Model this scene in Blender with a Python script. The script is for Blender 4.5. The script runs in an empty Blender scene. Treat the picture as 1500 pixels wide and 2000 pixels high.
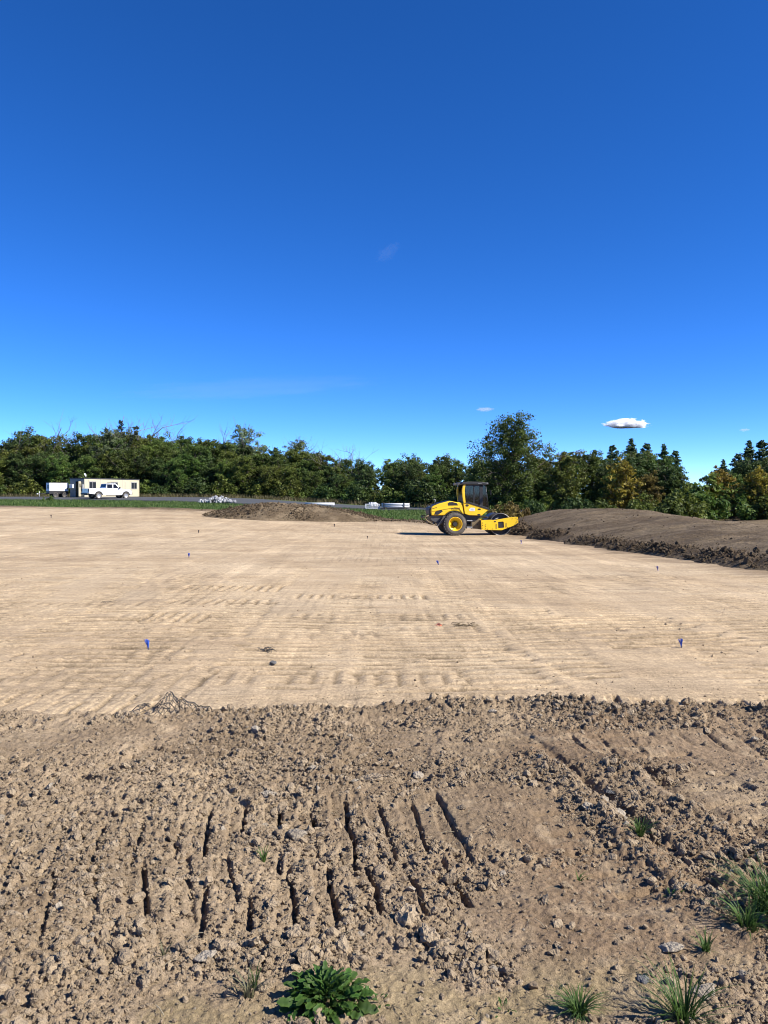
import bpy, bmesh, math, random
import numpy as np
from mathutils import Vector, Matrix, Euler

random.seed(7)
RNG = np.random.default_rng(11)
PI = math.pi
rad = math.radians
scene = bpy.context.scene
C = scene.collection

# ------------------------------------------------------------------ camera
EYE = 1.6
PITCH = math.atan(35 / 1500)          # horizon a little above the middle of the frame
cam_d = bpy.data.cameras.new('camera')
cam = bpy.data.objects.new('camera', cam_d)
C.objects.link(cam)
cam_d.sensor_fit = 'VERTICAL'
cam_d.sensor_height = 24.0
cam_d.lens = 18.0
cam_d.clip_start = 0.05
cam_d.clip_end = 30000
cam.location = (0, 0, EYE)
cam.rotation_euler = (PI / 2 - PITCH, 0, 0)
scene.camera = cam

# ------------------------------------------------------------------ world and sun
SUN_EL, SUN_AZ = rad(40), math.atan2(0.93, -0.37)      # azimuth from +Y towards +X
SUN_VEC = Vector((math.cos(SUN_EL) * math.sin(SUN_AZ), math.cos(SUN_EL) * math.cos(SUN_AZ), math.sin(SUN_EL)))
world = bpy.data.worlds.new('World')
scene.world = world
world.use_nodes = True
wn = world.node_tree
wn.nodes.clear()
w_out = wn.nodes.new('ShaderNodeOutputWorld')
w_bg = wn.nodes.new('ShaderNodeBackground')
w_sky = wn.nodes.new('ShaderNodeTexSky')
w_sky.sky_type = 'NISHITA'
w_sky.sun_disc = False
w_sky.sun_elevation = SUN_EL
w_sky.sun_rotation = SUN_AZ
w_sky.altitude = 3200
w_sky.air_density = 0.6
w_sky.dust_density = 0.0
w_sky.ozone_density = 5.0
w_hsv = wn.nodes.new('ShaderNodeHueSaturation')
w_hsv.inputs['Saturation'].default_value = 1.225
w_hsv.inputs['Hue'].default_value = 0.509
w_bg.inputs['Strength'].default_value = 0.15
wn.links.new(w_sky.outputs[0], w_hsv.inputs['Color'])
wn.links.new(w_hsv.outputs[0], w_bg.inputs[0])
wn.links.new(w_bg.outputs[0], w_out.inputs[0])

sun_d = bpy.data.lights.new('sun', 'SUN')
sun_d.energy = 5.0
sun_d.angle = rad(0.53)
sun_d.color = (1.0, 0.955, 0.88)
sun = bpy.data.objects.new('sun', sun_d)
C.objects.link(sun)
sun.rotation_euler = SUN_VEC.to_track_quat('Z', 'Y').to_euler()

scene.view_settings.view_transform = 'Standard'
scene.view_settings.look = 'None'
scene.view_settings.gamma = 1.0
scene.view_settings.exposure = 0.9
scene.view_settings.use_curve_mapping = False
scene.cycles.use_denoising = True
scene.cycles.denoiser = 'OPENIMAGEDENOISE'
scene.cycles.denoising_input_passes = 'RGB_ALBEDO_NORMAL'
scene.cycles.filter_width = 1.05
scene.cycles.max_bounces = 14
scene.cycles.diffuse_bounces = 3
scene.cycles.transparent_max_bounces = 12
scene.cycles.volume_bounces = 12

# ------------------------------------------------------------------ small tools
def hraw(ix, iy, s):
    n = ix * np.uint32(374761393) + iy * np.uint32(668265263) + np.uint32((int(s) * 974711 + 12345) & 0xffffffff)
    n = (n ^ (n >> np.uint32(13))) * np.uint32(1274126177)
    n = (n ^ (n >> np.uint32(15))) * np.uint32(2246822519)
    return n ^ (n >> np.uint32(16))

def h2(ix, iy, s):
    return hraw(ix.astype(np.int32).view(np.uint32), iy.astype(np.int32).view(np.uint32), s).astype(np.float32) * np.float32(1.0 / 4294967296.0)

def vnoise(x, y, s=0):
    x = np.asarray(x, np.float32); y = np.asarray(y, np.float32)
    x, y = np.broadcast_arrays(x, y)
    fx, fy = np.floor(x), np.floor(y)
    ix, iy = fx.astype(np.int32).view(np.uint32), fy.astype(np.int32).view(np.uint32)
    u, v = x - fx, y - fy
    u = u * u * (3 - 2 * u)
    v = v * v * (3 - 2 * v)
    k = np.float32(1.0 / 4294967296.0)
    one = np.uint32(1)
    a, b = hraw(ix, iy, s).astype(np.float32), hraw(ix + one, iy, s).astype(np.float32)
    c, d = hraw(ix, iy + one, s).astype(np.float32), hraw(ix + one, iy + one, s).astype(np.float32)
    a += (b - a) * u
    c += (d - c) * u
    a += (c - a) * v
    return a * k      # 0..1

def fbm(x, y, octv=4, s=0, gain=0.5):
    t, a, n = 0.0, 1.0, 0.0
    for i in range(octv):
        t = t + a * vnoise(x * (2.03 ** i) + 17.3 * i, y * (2.03 ** i) - 9.1 * i, s + 31 * i)
        n += a
        a *= gain
    return t / n

def lumps(x, y, cell, s, dens=0.6, aniso=1.6):
    gx, gy = np.asarray(x, np.float32) / np.float32(cell), np.asarray(y, np.float32) / np.float32(cell)
    fx, fy = np.floor(gx), np.floor(gy)
    ix, iy = fx.astype(np.int32).view(np.uint32), fy.astype(np.int32).view(np.uint32)
    rx, ry = gx - fx, gy - fy
    out = np.zeros(gx.shape, np.float32)
    k8 = np.float32(1 / 255.0)
    m8 = np.uint32(255)
    for dx in (-1, 0, 1):
        for dy in (-1, 0, 1):
            cx, cy = ix + np.uint32(dx & 0xffffffff), iy + np.uint32(dy & 0xffffffff)
            h = hraw(cx, cy, s); g = hraw(cx, cy, s + 1)
            hx = (h & m8).astype(np.float32) * k8; hy = ((h >> np.uint32(8)) & m8).astype(np.float32) * k8
            hr = ((h >> np.uint32(16)) & m8).astype(np.float32) * k8; ha = (h >> np.uint32(24)).astype(np.float32) * k8
            hq = (g & m8).astype(np.float32) * k8; hp = ((g >> np.uint32(8)) & m8).astype(np.float32) * k8
            ex = rx - dx - hx; ey = ry - dy - hy
            an = ha * np.float32(6.2832)
            ca, sa = np.cos(an), np.sin(an)
            u = np.abs(ex * ca + ey * sa)
            v = np.abs(ey * ca - ex * sa) * (1 + np.float32(aniso - 1) * hq)
            r = np.float32(0.22) + np.float32(0.42) * hr * hr
            dd = (0.5 * np.sqrt(u * u + v * v) + 0.55 * np.maximum(u, v)) / r
            val = r * np.sqrt(np.clip(1 - dd * dd, 0, 1)) * (1 + np.float32(.9) * (ex * (hx - .5) + ey * (hy - .5)) / r)
            out = np.maximum(out, np.where(hp < dens, val, 0))
    return out * np.float32(cell)

def sstep(a, b, x):
    t = np.clip((x - a) / (b - a), 0, 1)
    if hasattr(t, 'astype'): t = t.astype(np.float32)
    return t * t * (3 - 2 * t)

class MB:
    """collects shapes into one mesh"""
    def __init__(s):
        s.v, s.f, s.sm = [], [], []
    def add(s, verts, faces, smooth=False):
        o = len(s.v)
        s.v += [tuple(p) for p in verts]
        s.f += [tuple(i + o for i in f) for f in faces]
        s.sm += [smooth] * len(faces)
        return s
    def box(s, c, d, rot=None, taper=None):
        hx, hy, hz = d[0] / 2, d[1] / 2, d[2] / 2
        vs = []
        for z in (-1, 1):
            k = taper if (taper and z > 0) else (1, 1)
            for x, y in ((-1, -1), (1, -1), (1, 1), (-1, 1)):
                vs.append(Vector((x * hx * k[0], y * hy * k[1], z * hz)))
        if rot: 
            R = Euler(rot).to_matrix()
            vs = [R @ v for v in vs]
        c = Vector(c)
        return s.add([v + c for v in vs], [(3, 2, 1, 0), (4, 5, 6, 7), (0, 1, 5, 4), (1, 2, 6, 5), (2, 3, 7, 6), (3, 0, 4, 7)])
    def hexa(s, bottom, top):
        return s.add(list(bottom) + list(top), [(3, 2, 1, 0), (4, 5, 6, 7), (0, 1, 5, 4), (1, 2, 6, 5), (2, 3, 7, 6), (3, 0, 4, 7)])
    def prism(s, prof, y0, y1, smooth=False):
        """profile in x,z pulled along y"""
        n = len(prof)
        a = sum(prof[i][0] * prof[(i + 1) % n][1] - prof[(i + 1) % n][0] * prof[i][1] for i in range(n))
        if a < 0: prof = prof[::-1]
        vs = [(x, y0, z) for x, z in prof] + [(x, y1, z) for x, z in prof]
        fs = [tuple(range(n)), tuple(range(2 * n - 1, n - 1, -1))]
        fs += [(i + n, (i + 1) % n + n, (i + 1) % n, i) for i in range(n)]
        return s.add(vs, fs, smooth)
    def lathe_y(s, prof, c, n=32, smooth=True, closed=True):
        """profile (radius, y) turned about the y axis through c"""
        vs, fs, m = [], [], len(prof)
        for i in range(n):
            a = 2 * PI * i / n
            for r, y in prof:
                vs.append((c[0] + r * math.cos(a), c[1] + y, c[2] + r * math.sin(a)))
        for i in range(n):
            for j in range(m if closed else m - 1):
                k = (j + 1) % m
                i2 = (i + 1) % n
                fs.append((i * m + j, i * m + k, i2 * m + k, i2 * m + j))
        return s.add(vs, fs, smooth)
    def disc_y(s, r, c, n=32, t=0.02):
        return s.prism([(c[0] + r * math.cos(2 * PI * i / n), c[2] + r * math.sin(2 * PI * i / n)) for i in range(n)], c[1] - t / 2, c[1] + t / 2)
    def tube(s, pts, radii, n=6, caps=True, smooth=True):
        pts = [Vector(p) for p in pts]
        if not hasattr(radii, '__len__'): radii = [radii] * len(pts)
        vs, fs = [], []
        up = None
        for i, p in enumerate(pts):
            d = (pts[min(i + 1, len(pts) - 1)] - pts[max(i - 1, 0)])
            if d.length < 1e-9: d = Vector((0, 0, 1))
            d.normalize()
            if up is None:
                up = d.orthogonal().normalized()
            else:
                up = (up - d * up.dot(d))
                up = up.normalized() if up.length > 1e-6 else d.orthogonal().normalized()
            w = d.cross(up)
            for k in range(n):
                a = 2 * PI * k / n
                vs.append(p + (up * math.cos(a) + w * math.sin(a)) * radii[i])
        for i in range(len(pts) - 1):
            for k in range(n):
                k2 = (k + 1) % n
                fs.append((i * n + k, i * n + k2, (i + 1) * n + k2, (i + 1) * n + k))
        if caps:
            fs.append(tuple(range(n - 1, -1, -1)))
            fs.append(tuple((len(pts) - 1) * n + k for k in range(n)))
        return s.add(vs, fs, smooth)
    def mesh(s, name, mat=None):
        me = bpy.data.meshes.new(name)
        me.from_pydata(s.v, [], s.f)
        me.polygons.foreach_set('use_smooth', s.sm)
        if mat: me.materials.append(mat)
        me.update()
        return me
    def build(s, name, mat, parent=None, bevel=0, loc=None, rot=None, seg=2):
        o = bpy.data.objects.new(name, s.mesh(name, mat))
        C.objects.link(o)
        if parent: o.parent = parent
        if loc: o.location = loc
        if rot: o.rotation_euler = rot
        if bevel:
            b = o.modifiers.new('bevel', 'BEVEL')
            b.width = bevel; b.segments = seg; b.limit_method = 'ANGLE'; b.angle_limit = rad(35)
        return o

def np_mesh(name, verts, quads=None, tris=None, mat=None, smooth=True, col=None):
    me = bpy.data.meshes.new(name)
    verts = np.asarray(verts, np.float32)
    loops, starts, n = [], [], 0
    if quads is not None and len(quads):
        quads = np.asarray(quads, np.int32)
        loops.append(quads.ravel()); starts.append(np.arange(len(quads)) * 4); n = len(quads) * 4
    if tris is not None and len(tris):
        tris = np.asarray(tris, np.int32)
        loops.append(tris.ravel()); starts.append(n + np.arange(len(tris)) * 3)
    loops, starts = np.concatenate(loops), np.concatenate(starts)
    me.vertices.add(len(verts)); me.vertices.foreach_set('co', verts.ravel())
    me.loops.add(len(loops)); me.loops.foreach_set('vertex_index', loops)
    me.polygons.add(len(starts)); me.polygons.foreach_set('loop_start', starts.astype(np.int32))
    me.update(calc_edges=True)
    me.polygons.foreach_set('use_smooth', np.full(len(starts), smooth, bool))
    if col is not None:
        at = me.attributes.new('Col', 'FLOAT_COLOR', 'POINT')
        c4 = np.ones((len(verts), 4), np.float32); c4[:, :3] = col
        at.data.foreach_set('color', c4.ravel())
    if mat: me.materials.append(mat)
    return me

def grid_quads(nr, nc):
    i = np.arange(nr - 1)[:, None] * nc + np.arange(nc - 1)[None, :]
    return np.stack([i, i + 1, i + nc + 1, i + nc], -1).reshape(-1, 4)

def link(name, me, parent=None, loc=None, rot=None, scale=None):
    o = bpy.data.objects.new(name, me)
    C.objects.link(o)
    if parent: o.parent = parent
    if loc is not None: o.location = loc
    if rot is not None: o.rotation_euler = rot
    if scale is not None: o.scale = scale
    return o

def tag(o, label, cat, group=None):
    o['label'] = label; o['category'] = cat
    if group: o['group'] = group
    return o

def struct(o, label=None, kind='structure'):
    o['kind'] = kind
    if label: o['label'] = label
    return o

def thing(name, label, cat, loc=(0, 0, 0), rot=(0, 0, 0), group=None):
    o = bpy.data.objects.new(name, None)
    o.empty_display_size = 0.2
    C.objects.link(o)
    o.location = loc; o.rotation_euler = rot
    return tag(o, label, cat, group)

# ------------------------------------------------------------------ materials
def new_mat(name):
    m = bpy.data.materials.new(name)
    m.use_nodes = True
    nt = m.node_tree
    return m, nt, nt.nodes['Principled BSDF']

def paint(name, col, rough=0.5, metal=0.0, var=0.12, scale=6.0, dust=0.0, dustcol=(0.25, 0.19, 0.12), coat=0.0, bump=0.0):
    """plain colour broken by noise, with an optional film of dust"""
    m, nt, b = new_mat(name)
    N, L = nt.nodes, nt.links
    tc = N.new('ShaderNodeTexCoord')
    nz = N.new('ShaderNodeTexNoise'); nz.inputs['Scale'].default_value = scale; nz.inputs['Detail'].default_value = 6
    L.new(tc.outputs['Object'], nz.inputs['Vector'])
    mr = N.new('ShaderNodeMapRange'); mr.inputs['From Min'].default_value = .3; mr.inputs['From Max'].default_value = .7
    mr.inputs['To Min'].default_value = 1 - var; mr.inputs['To Max'].default_value = 1 + var
    L.new(nz.outputs['Fac'], mr.inputs['Value'])
    mul = N.new('ShaderNodeMixRGB'); mul.blend_type = 'MULTIPLY'; mul.inputs['Fac'].default_value = 1
    mul.inputs['Color1'].default_value = (*col, 1)
    L.new(mr.outputs[0], mul.inputs['Color2'])
    last = mul.outputs[0]
    if dust:
        n2 = N.new('ShaderNodeTexNoise'); n2.inputs['Scale'].default_value = 3.1; n2.inputs['Detail'].default_value = 8
        L.new(tc.outputs['Object'], n2.inputs['Vector'])
        r2 = N.new('ShaderNodeMapRange'); r2.inputs['From Min'].default_value = .35; r2.inputs['From Max'].default_value = .75
        r2.inputs['To Min'].default_value = dust * .25; r2.inputs['To Max'].default_value = min(1, dust * 1.6)
        L.new(n2.outputs['Fac'], r2.inputs['Value'])
        mx = N.new('ShaderNodeMixRGB'); mx.inputs['Color2'].default_value = (*dustcol, 1)
        L.new(r2.outputs[0], mx.inputs['Fac']); L.new(last, mx.inputs['Color1'])
        last = mx.outputs[0]
    L.new(last, b.inputs['Base Color'])
    b.inputs['Roughness'].default_value = rough
    b.inputs['Metallic'].default_value = metal
    b.inputs['Coat Weight'].default_value = coat
    if bump:
        bp = N.new('ShaderNodeBump'); bp.inputs['Strength'].default_value = bump; bp.inputs['Distance'].default_value = .02
        L.new(nz.outputs['Fac'], bp.inputs['Height']); L.new(bp.outputs[0], b.inputs['Normal'])
    return m

def soil_mat(name, scales=(3, 18, 70, 260), amps=(.10, .16, .22, .2), bump=(.6, .02, 45), bump2=(.5, .006, 180), speck=0.0, streak=False):
    """vertex colour (kind of soil) x several octaves of grain, with fine relief"""
    m, nt, b = new_mat(name)
    N, L = nt.nodes, nt.links
    tc = N.new('ShaderNodeTexCoord')
    at = N.new('ShaderNodeAttribute'); at.attribute_name = 'Col'
    last = at.outputs['Color']
    for sc, am in zip(scales, amps):
        nz = N.new('ShaderNodeTexNoise'); nz.inputs['Scale'].default_value = sc; nz.inputs['Detail'].default_value = 4
        L.new(tc.outputs['Object'], nz.inputs['Vector'])
        mr = N.new('ShaderNodeMapRange'); mr.inputs['From Min'].default_value = .3; mr.inputs['From Max'].default_value = .7
        mr.inputs['To Min'].default_value = 1 - am; mr.inputs['To Max'].default_value = 1 + am
        L.new(nz.outputs['Fac'], mr.inputs['Value'])
        mul = N.new('ShaderNodeMixRGB'); mul.blend_type = 'MULTIPLY'; mul.inputs['Fac'].default_value = 1
        L.new(last, mul.inputs['Color1']); L.new(mr.outputs[0], mul.inputs['Color2'])
        last = mul.outputs[0]
    if streak:     # dry scuffed lines left by blade, tracks and drum
        def nz_(scale, rot, detail=4, r=.55):
            mpn = N.new('ShaderNodeMapping'); mpn.inputs['Scale'].default_value = scale; mpn.inputs['Rotation'].default_value = (0, 0, rot)
            L.new(tc.outputs['Object'], mpn.inputs['Vector'])
            nz = N.new('ShaderNodeTexNoise'); nz.inputs['Scale'].default_value = 1; nz.inputs['Detail'].default_value = detail; nz.inputs['Roughness'].default_value = r
            L.new(mpn.outputs[0], nz.inputs['Vector'])
            return nz.outputs['Fac']
        def rng_(v, a, b, c, d):
            mr = N.new('ShaderNodeMapRange'); mr.inputs['From Min'].default_value = a; mr.inputs['From Max'].default_value = b
            mr.inputs['To Min'].default_value = c; mr.inputs['To Max'].default_value = d
            L.new(v, mr.inputs['Value']); return mr.outputs[0]
        def mul_(x, y):
            m_ = N.new('ShaderNodeMath'); m_.operation = 'MULTIPLY'; L.new(x, m_.inputs[0]); L.new(y, m_.inputs[1]); return m_.outputs[0]
        # scale, turn, strength, patch scale: dark thin lines, light thin lines, drum lanes
        for sc_, rot, amt, psc in (((.7, 10, 1), .02, -.26, (.25, .35, 1)), ((1.6, 24, 1), -.03, -.26, (.4, .6, 1)), ((.6, 9, 1), .0, .16, (.3, .5, 1)), ((1.4, 17, 1), .04, .16, (.35, .5, 1)),
                                   ((11, .5, 1), -.30, -.20, (.22, .3, 1)), ((5, .2, 1), -.30, .14, (.2, .25, 1)), ((1.3, .05, 1), -.06, .12, (.1, .1, 1)), ((.9, .06, 1), -.33, .14, (.1, .1, 1)),
                                   ((2.2, .07, 1), .12, .10, (.1, .1, 1))):
            ln = rng_(nz_(sc_, rot, 4.5, .6), .53, .60, 0, 1)
            pt = rng_(nz_(psc, 0, 3), .38, .62, 0.1, 1)
            f = rng_(mul_(ln, pt), 0, 1, 1, 1 + amt)
            mul = N.new('ShaderNodeMixRGB'); mul.blend_type = 'MULTIPLY'; mul.inputs['Fac'].default_value = 1
            L.new(last, mul.inputs['Color1']); L.new(f, mul.inputs['Color2'])
            last = mul.outputs[0]
    if speck:      # pale bits of stone in the soil
        vo = N.new('ShaderNodeTexVoronoi'); vo.inputs['Scale'].default_value = 55
        L.new(tc.outputs['Object'], vo.inputs['Vector'])
        gt = N.new('ShaderNodeMath'); gt.operation = 'GREATER_THAN'; gt.inputs[1].default_value = 1 - speck
        sep = N.new('ShaderNodeSeparateColor'); L.new(vo.outputs['Color'], sep.inputs[0]); L.new(sep.outputs[0], gt.inputs[0])
        mx = N.new('ShaderNodeMixRGB'); mx.inputs['Color2'].default_value = (.5, .43, .33, 1)
        L.new(gt.outputs[0], mx.inputs['Fac']); L.new(last, mx.inputs['Color1']); last = mx.outputs[0]
    L.new(last, b.inputs['Base Color'])
    b.inputs['Roughness'].default_value = 0.95
    b.inputs['Specular IOR Level'].default_value = 0.15
    prev = None
    for st, di, sc in (bump, bump2):
        if not st: continue
        nz = N.new('ShaderNodeTexNoise'); nz.inputs['Scale'].default_value = sc; nz.inputs['Detail'].default_value = 5; nz.inputs['Roughness'].default_value = .65
        L.new(tc.outputs['Object'], nz.inputs['Vector'])
        bp = N.new('ShaderNodeBump'); bp.inputs['Strength'].default_value = st; bp.inputs['Distance'].default_value = di
        L.new(nz.outputs['Fac'], bp.inputs['Height'])
        if prev: L.new(prev, bp.inputs['Normal'])
        prev = bp.outputs[0]
    if prev: L.new(prev, b.inputs['Normal'])
    return m

def leaf_mat(name, cols, trans=0.35, rough=0.6, hue=0.02, val=0.25):
    """foliage: colour per leaf from vertex value, shifted per tree"""
    m, nt, b = new_mat(name)
    N, L = nt.nodes, nt.links
    at = N.new('ShaderNodeAttribute'); at.attribute_name = 'Col'
    sep = N.new('ShaderNodeSeparateColor'); L.new(at.outputs['Color'], sep.inputs[0])
    rp = N.new('ShaderNodeValToRGB')
    L.new(sep.outputs[0], rp.inputs[0])
    e = rp.color_ramp.elements
    while len(e) < len(cols): e.new(0.5)
    for i, c in enumerate(cols):
        e[i].position = i / (len(cols) - 1); e[i].color = (*c, 1)
    oi = N.new('ShaderNodeObjectInfo')
    hs = N.new('ShaderNodeHueSaturation')
    mh = N.new('ShaderNodeMapRange'); mh.inputs['To Min'].default_value = .5 - hue; mh.inputs['To Max'].default_value = .5 + hue
    mv = N.new('ShaderNodeMapRange'); mv.inputs['To Min'].default_value = 1 - val; mv.inputs['To Max'].default_value = 1 + val
    L.new(oi.outputs['Random'], mh.inputs['Value']); L.new(oi.outputs['Random'], mv.inputs['Value'])
    L.new(mh.outputs[0], hs.inputs['Hue']); L.new(mv.outputs[0], hs.inputs['Value'])
    L.new(rp.outputs[0], hs.inputs['Color'])
    L.new(hs.outputs[0], b.inputs['Base Color'])
    b.inputs['Roughness'].default_value = rough
    b.inputs['Specular IOR Level'].default_value = 0.3
    if trans:
        tr = N.new('ShaderNodeBsdfTranslucent'); L.new(hs.outputs[0], tr.inputs['Color'])
        ms = N.new('ShaderNodeMixShader'); ms.inputs[0].default_value = trans
        L.new(b.outputs[0], ms.inputs[1]); L.new(tr.outputs[0], ms.inputs[2])
        L.new(ms.outputs[0], N['Material Output'].inputs['Surface'])
    return m

def glass_mat(name, col=(0.02, 0.025, 0.03), rough=0.04, trans=0.0, alpha=1.0):
    m, nt, b = new_mat(name)
    N, L = nt.nodes, nt.links
    if trans:
        gl = N.new('ShaderNodeBsdfGlossy'); gl.inputs['Roughness'].default_value = rough
        tr = N.new('ShaderNodeBsdfTransparent'); tr.inputs['Color'].default_value = (trans, trans * 1.02, trans, 1)
        fr = N.new('ShaderNodeFresnel'); fr.inputs['IOR'].default_value = 1.5
        ms = N.new('ShaderNodeMixShader')
        L.new(fr.outputs[0], ms.inputs[0]); L.new(tr.outputs[0], ms.inputs[1]); L.new(gl.outputs[0], ms.inputs[2])
        L.new(ms.outputs[0], N['Material Output'].inputs['Surface'])
    else:
        nz = N.new('ShaderNodeTexNoise'); nz.inputs['Scale'].default_value = 2
        rp = N.new('ShaderNodeMapRange'); rp.inputs['To Min'].default_value = rough; rp.inputs['To Max'].default_value = rough * 2.5
        L.new(nz.outputs['Fac'], rp.inputs['Value']); L.new(rp.outputs[0], b.inputs['Roughness'])
        b.inputs['Base Color'].default_value = (*col, 1)
    return m

# ------------------------------------------------------------------ lie of the land
_ys = np.arange(-60, 3000, 1.0)
def _smooth(ys, zs, k=9):
    p = np.interp(_ys, ys, zs)
    ker = np.hanning(k * 2 + 3)[1:-1]; ker /= ker.sum()
    return np.convolve(np.pad(p, k, 'edge'), ker, 'valid')
_zl = _smooth([-60, 0, 30, 50, 75, 100, 130, 200, 1000, 3000], [0, 0, -.30, -.12, .36, 1.0, 1.3, 1.5, 2, 2])
_zr = _smooth([-60, 0, 20, 42, 54, 65, 80, 100, 130, 200, 1000, 3000], [0, 0, -.28, -.67, -.52, -.32, .0, .25, .45, .6, 1, 1])
def base(x, y):
    w = sstep(3, -25, x)
    return np.interp(y, _ys, _zl) * w + np.interp(y, _ys, _zr) * (1 - w)

def b1(x, y):
    return float(base(np.float64(x), np.float64(y)))

def W(px, py, dz=0.0):
    """ground point that a line of sight through the photograph reaches"""
    u, v = (px - 750) / 1500, (1000 - py) / 1500
    d = Vector((u, math.cos(PITCH) + v * math.sin(PITCH), -math.sin(PITCH) + v * math.cos(PITCH)))
    lo, hi = 0.5, 400.0
    for _ in range(60):
        t = (lo + hi) / 2
        if EYE + d.z * t > b1(d.x * t, d.y * t) + dz: lo = t
        else: hi = t
    return Vector((d.x * t, d.y * t, EYE + d.z * t))

# far edge of the graded pad, and the toe of the topsoil mound on the right
EDGE_X = [-200, -60, -37, -25, -15, 1.9, 4.5, 7.5, 40]
EDGE_Y = [92, 80, 75, 71, 66.5, 56.5, 53, 50, 46]
def pad_edge(x): return np.interp(x, EDGE_X, EDGE_Y)
TOE_Y = [2, 8, 18, 23, 27.5, 40, 46, 52, 60, 70]
TOE_X = [11.5, 10.6, 9.35, 8.9, 8.3, 7.1, 7.0, 8.0, 11, 16]
def toe(y): return np.interp(y, TOE_Y, TOE_X)

PAD = np.array([.380, .282, .172], np.float32)
PAD_L = np.array([.440, .338, .216], np.float32)
PAD_D = np.array([.285, .205, .122], np.float32)
SOIL = np.array([.258, .191, .122], np.float32)
SOIL_L = np.array([.352, .268, .172], np.float32)
SOIL_D = np.array([.150, .104, .062], np.float32)
TOP = np.array([.098, .070, .041], np.float32)
TOP_L = np.array([.148, .110, .067], np.float32)
TOP_D = np.array([.04, .026, .015], np.float32)
GRASS = np.array([.066, .118, .026], np.float32)
GRASS_D = np.array([.10, .10, .042], np.float32)
DRY = np.array([.15, .12, .065], np.float32)
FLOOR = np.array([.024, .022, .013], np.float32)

def mix(a, b, t):
    return a + (b - a) * np.asarray(t, np.float32)[..., None]

# bars pressed by crawler tracks -----------------------------------------------
def bars(x, y, ox, oy, ang, halfw, length, pitch, s, width=.26, warp=.02, keep=.8, worn=1.0):
    """imprint of one crawler track. ang: heading of travel from +y to +x. returns (groove 0..1, inside 0..1)"""
    ca, sa = math.cos(ang), math.sin(ang)
    dx, dy = x - ox, y - oy
    a = dx * sa + dy * ca                       # along travel
    b = dx * ca - dy * sa                       # across
    wv = (vnoise(x * 5, y * 5, s) - .5) * 2 * warp + (vnoise(x * 17, y * 17, s + 1) - .5) * warp
    aa = a + wv
    k = np.floor(aa / pitch)
    off = aa / pitch - k - .5                   # -.5 .. .5
    ki = k.astype(np.int64)
    hw = halfw * (.85 + .3 * h2(ki, ki * 0 + 3, s)) + wv
    inside = sstep(hw, hw - .04, np.abs(b)) * sstep(-.02, .04, a) * sstep(length + .02, length - .04, a)
    g = sstep(width, width * .45, np.abs(off) * 2)
    depth = (1 - worn * .55 * h2(ki, ki * 0 + 9, s)) * (h2(ki, ki * 0 + 5, s) < keep)
    wear = sstep(.18, .40, vnoise(x * 3.3 + s, y * 3.3, s + 7))
    wear = 1 - worn * (1 - wear)
    g = g + .45 * (.5 - off) * sstep(.5, .40, np.abs(off))      # blocks between the bars tilt
    return g * depth * inside * wear, inside

# ------------------------------------------------------------------ rough soil in front
def edge_line(x):       # where the rough soil meets the rolled pad
    return 5.93 + .10 * np.sin(x * 1.3 + .5) + .12 * (vnoise(x * 1.1, x * 0 + 2.2, 77) - .5) + .10 * (vnoise(x * 4.1, x * 0, 78) - .5) - .10 * sstep(-1.2, -2.4, x)

def rough_fields(x, y):
    n1 = fbm(x * 1.1, y * 1.1, 3, 40)
    n2 = fbm(x * 3.1, y * 3.1, 3, 50)
    R = sstep(.30, .56, n1 * .55 + n2 * .45 + .05 * sstep(.6, -.6, x)) * .75 + .32
    # smoother ground: worn swaths right of the middle, flat crust by the weed
    for cx, cy, rx, ry, k in ((.55, 3.9, .55, .42, .92), (.85, 2.95, .6, .42, .8), (.30, 2.45, .65, .24, .9), (-.6, 2.45, .5, .16, .6), (1.5, 5.0, 1.2, .4, .75),
                              (2.2, 4.2, .7, .5, .5), (-2.2, 5.1, 1.2, .45, .55), (.3, 5.25, .35, .3, .5), (.15, 2.72, .28, .2, .5)):
        d = ((x - cx) / rx) ** 2 + ((y - cy) / ry) ** 2 + (n2 - .5) * 1.1
        R = R * (1 - k * sstep(1.25, .4, d))
    # churned bands
    for x0, y0, x1, y1, w, k in ((.9, 4.75, 1.35, 3.1, .16, .7), (1.25, 3.6, 1.75, 3.05, .14, .7), (-.1, 4.6, -.3, 5.4, .2, .5), (-1.4, 4.3, -.7, 4.2, .3, .5),
                                 (.05, 2.95, .3, 2.62, .14, .8), (-.9, 4.35, .2, 4.45, .16, .6), (-2.4, 3.6, -1.3, 3.3, .3, .5)):
        ax, ay = x1 - x0, y1 - y0
        t = np.clip(((x - x0) * ax + (y - y0) * ay) / (ax * ax + ay * ay), 0, 1)
        d = np.hypot(x - x0 - t * ax, y - y0 - t * ay) / w + (n2 - .5)
        R = np.maximum(R, k * sstep(1.4, .3, d) + .25)
    e = edge_line(x) - y                          # >0 on the rough side
    on = sstep(-.06, .12, e)
    return R, n1, n2, e, on

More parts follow.
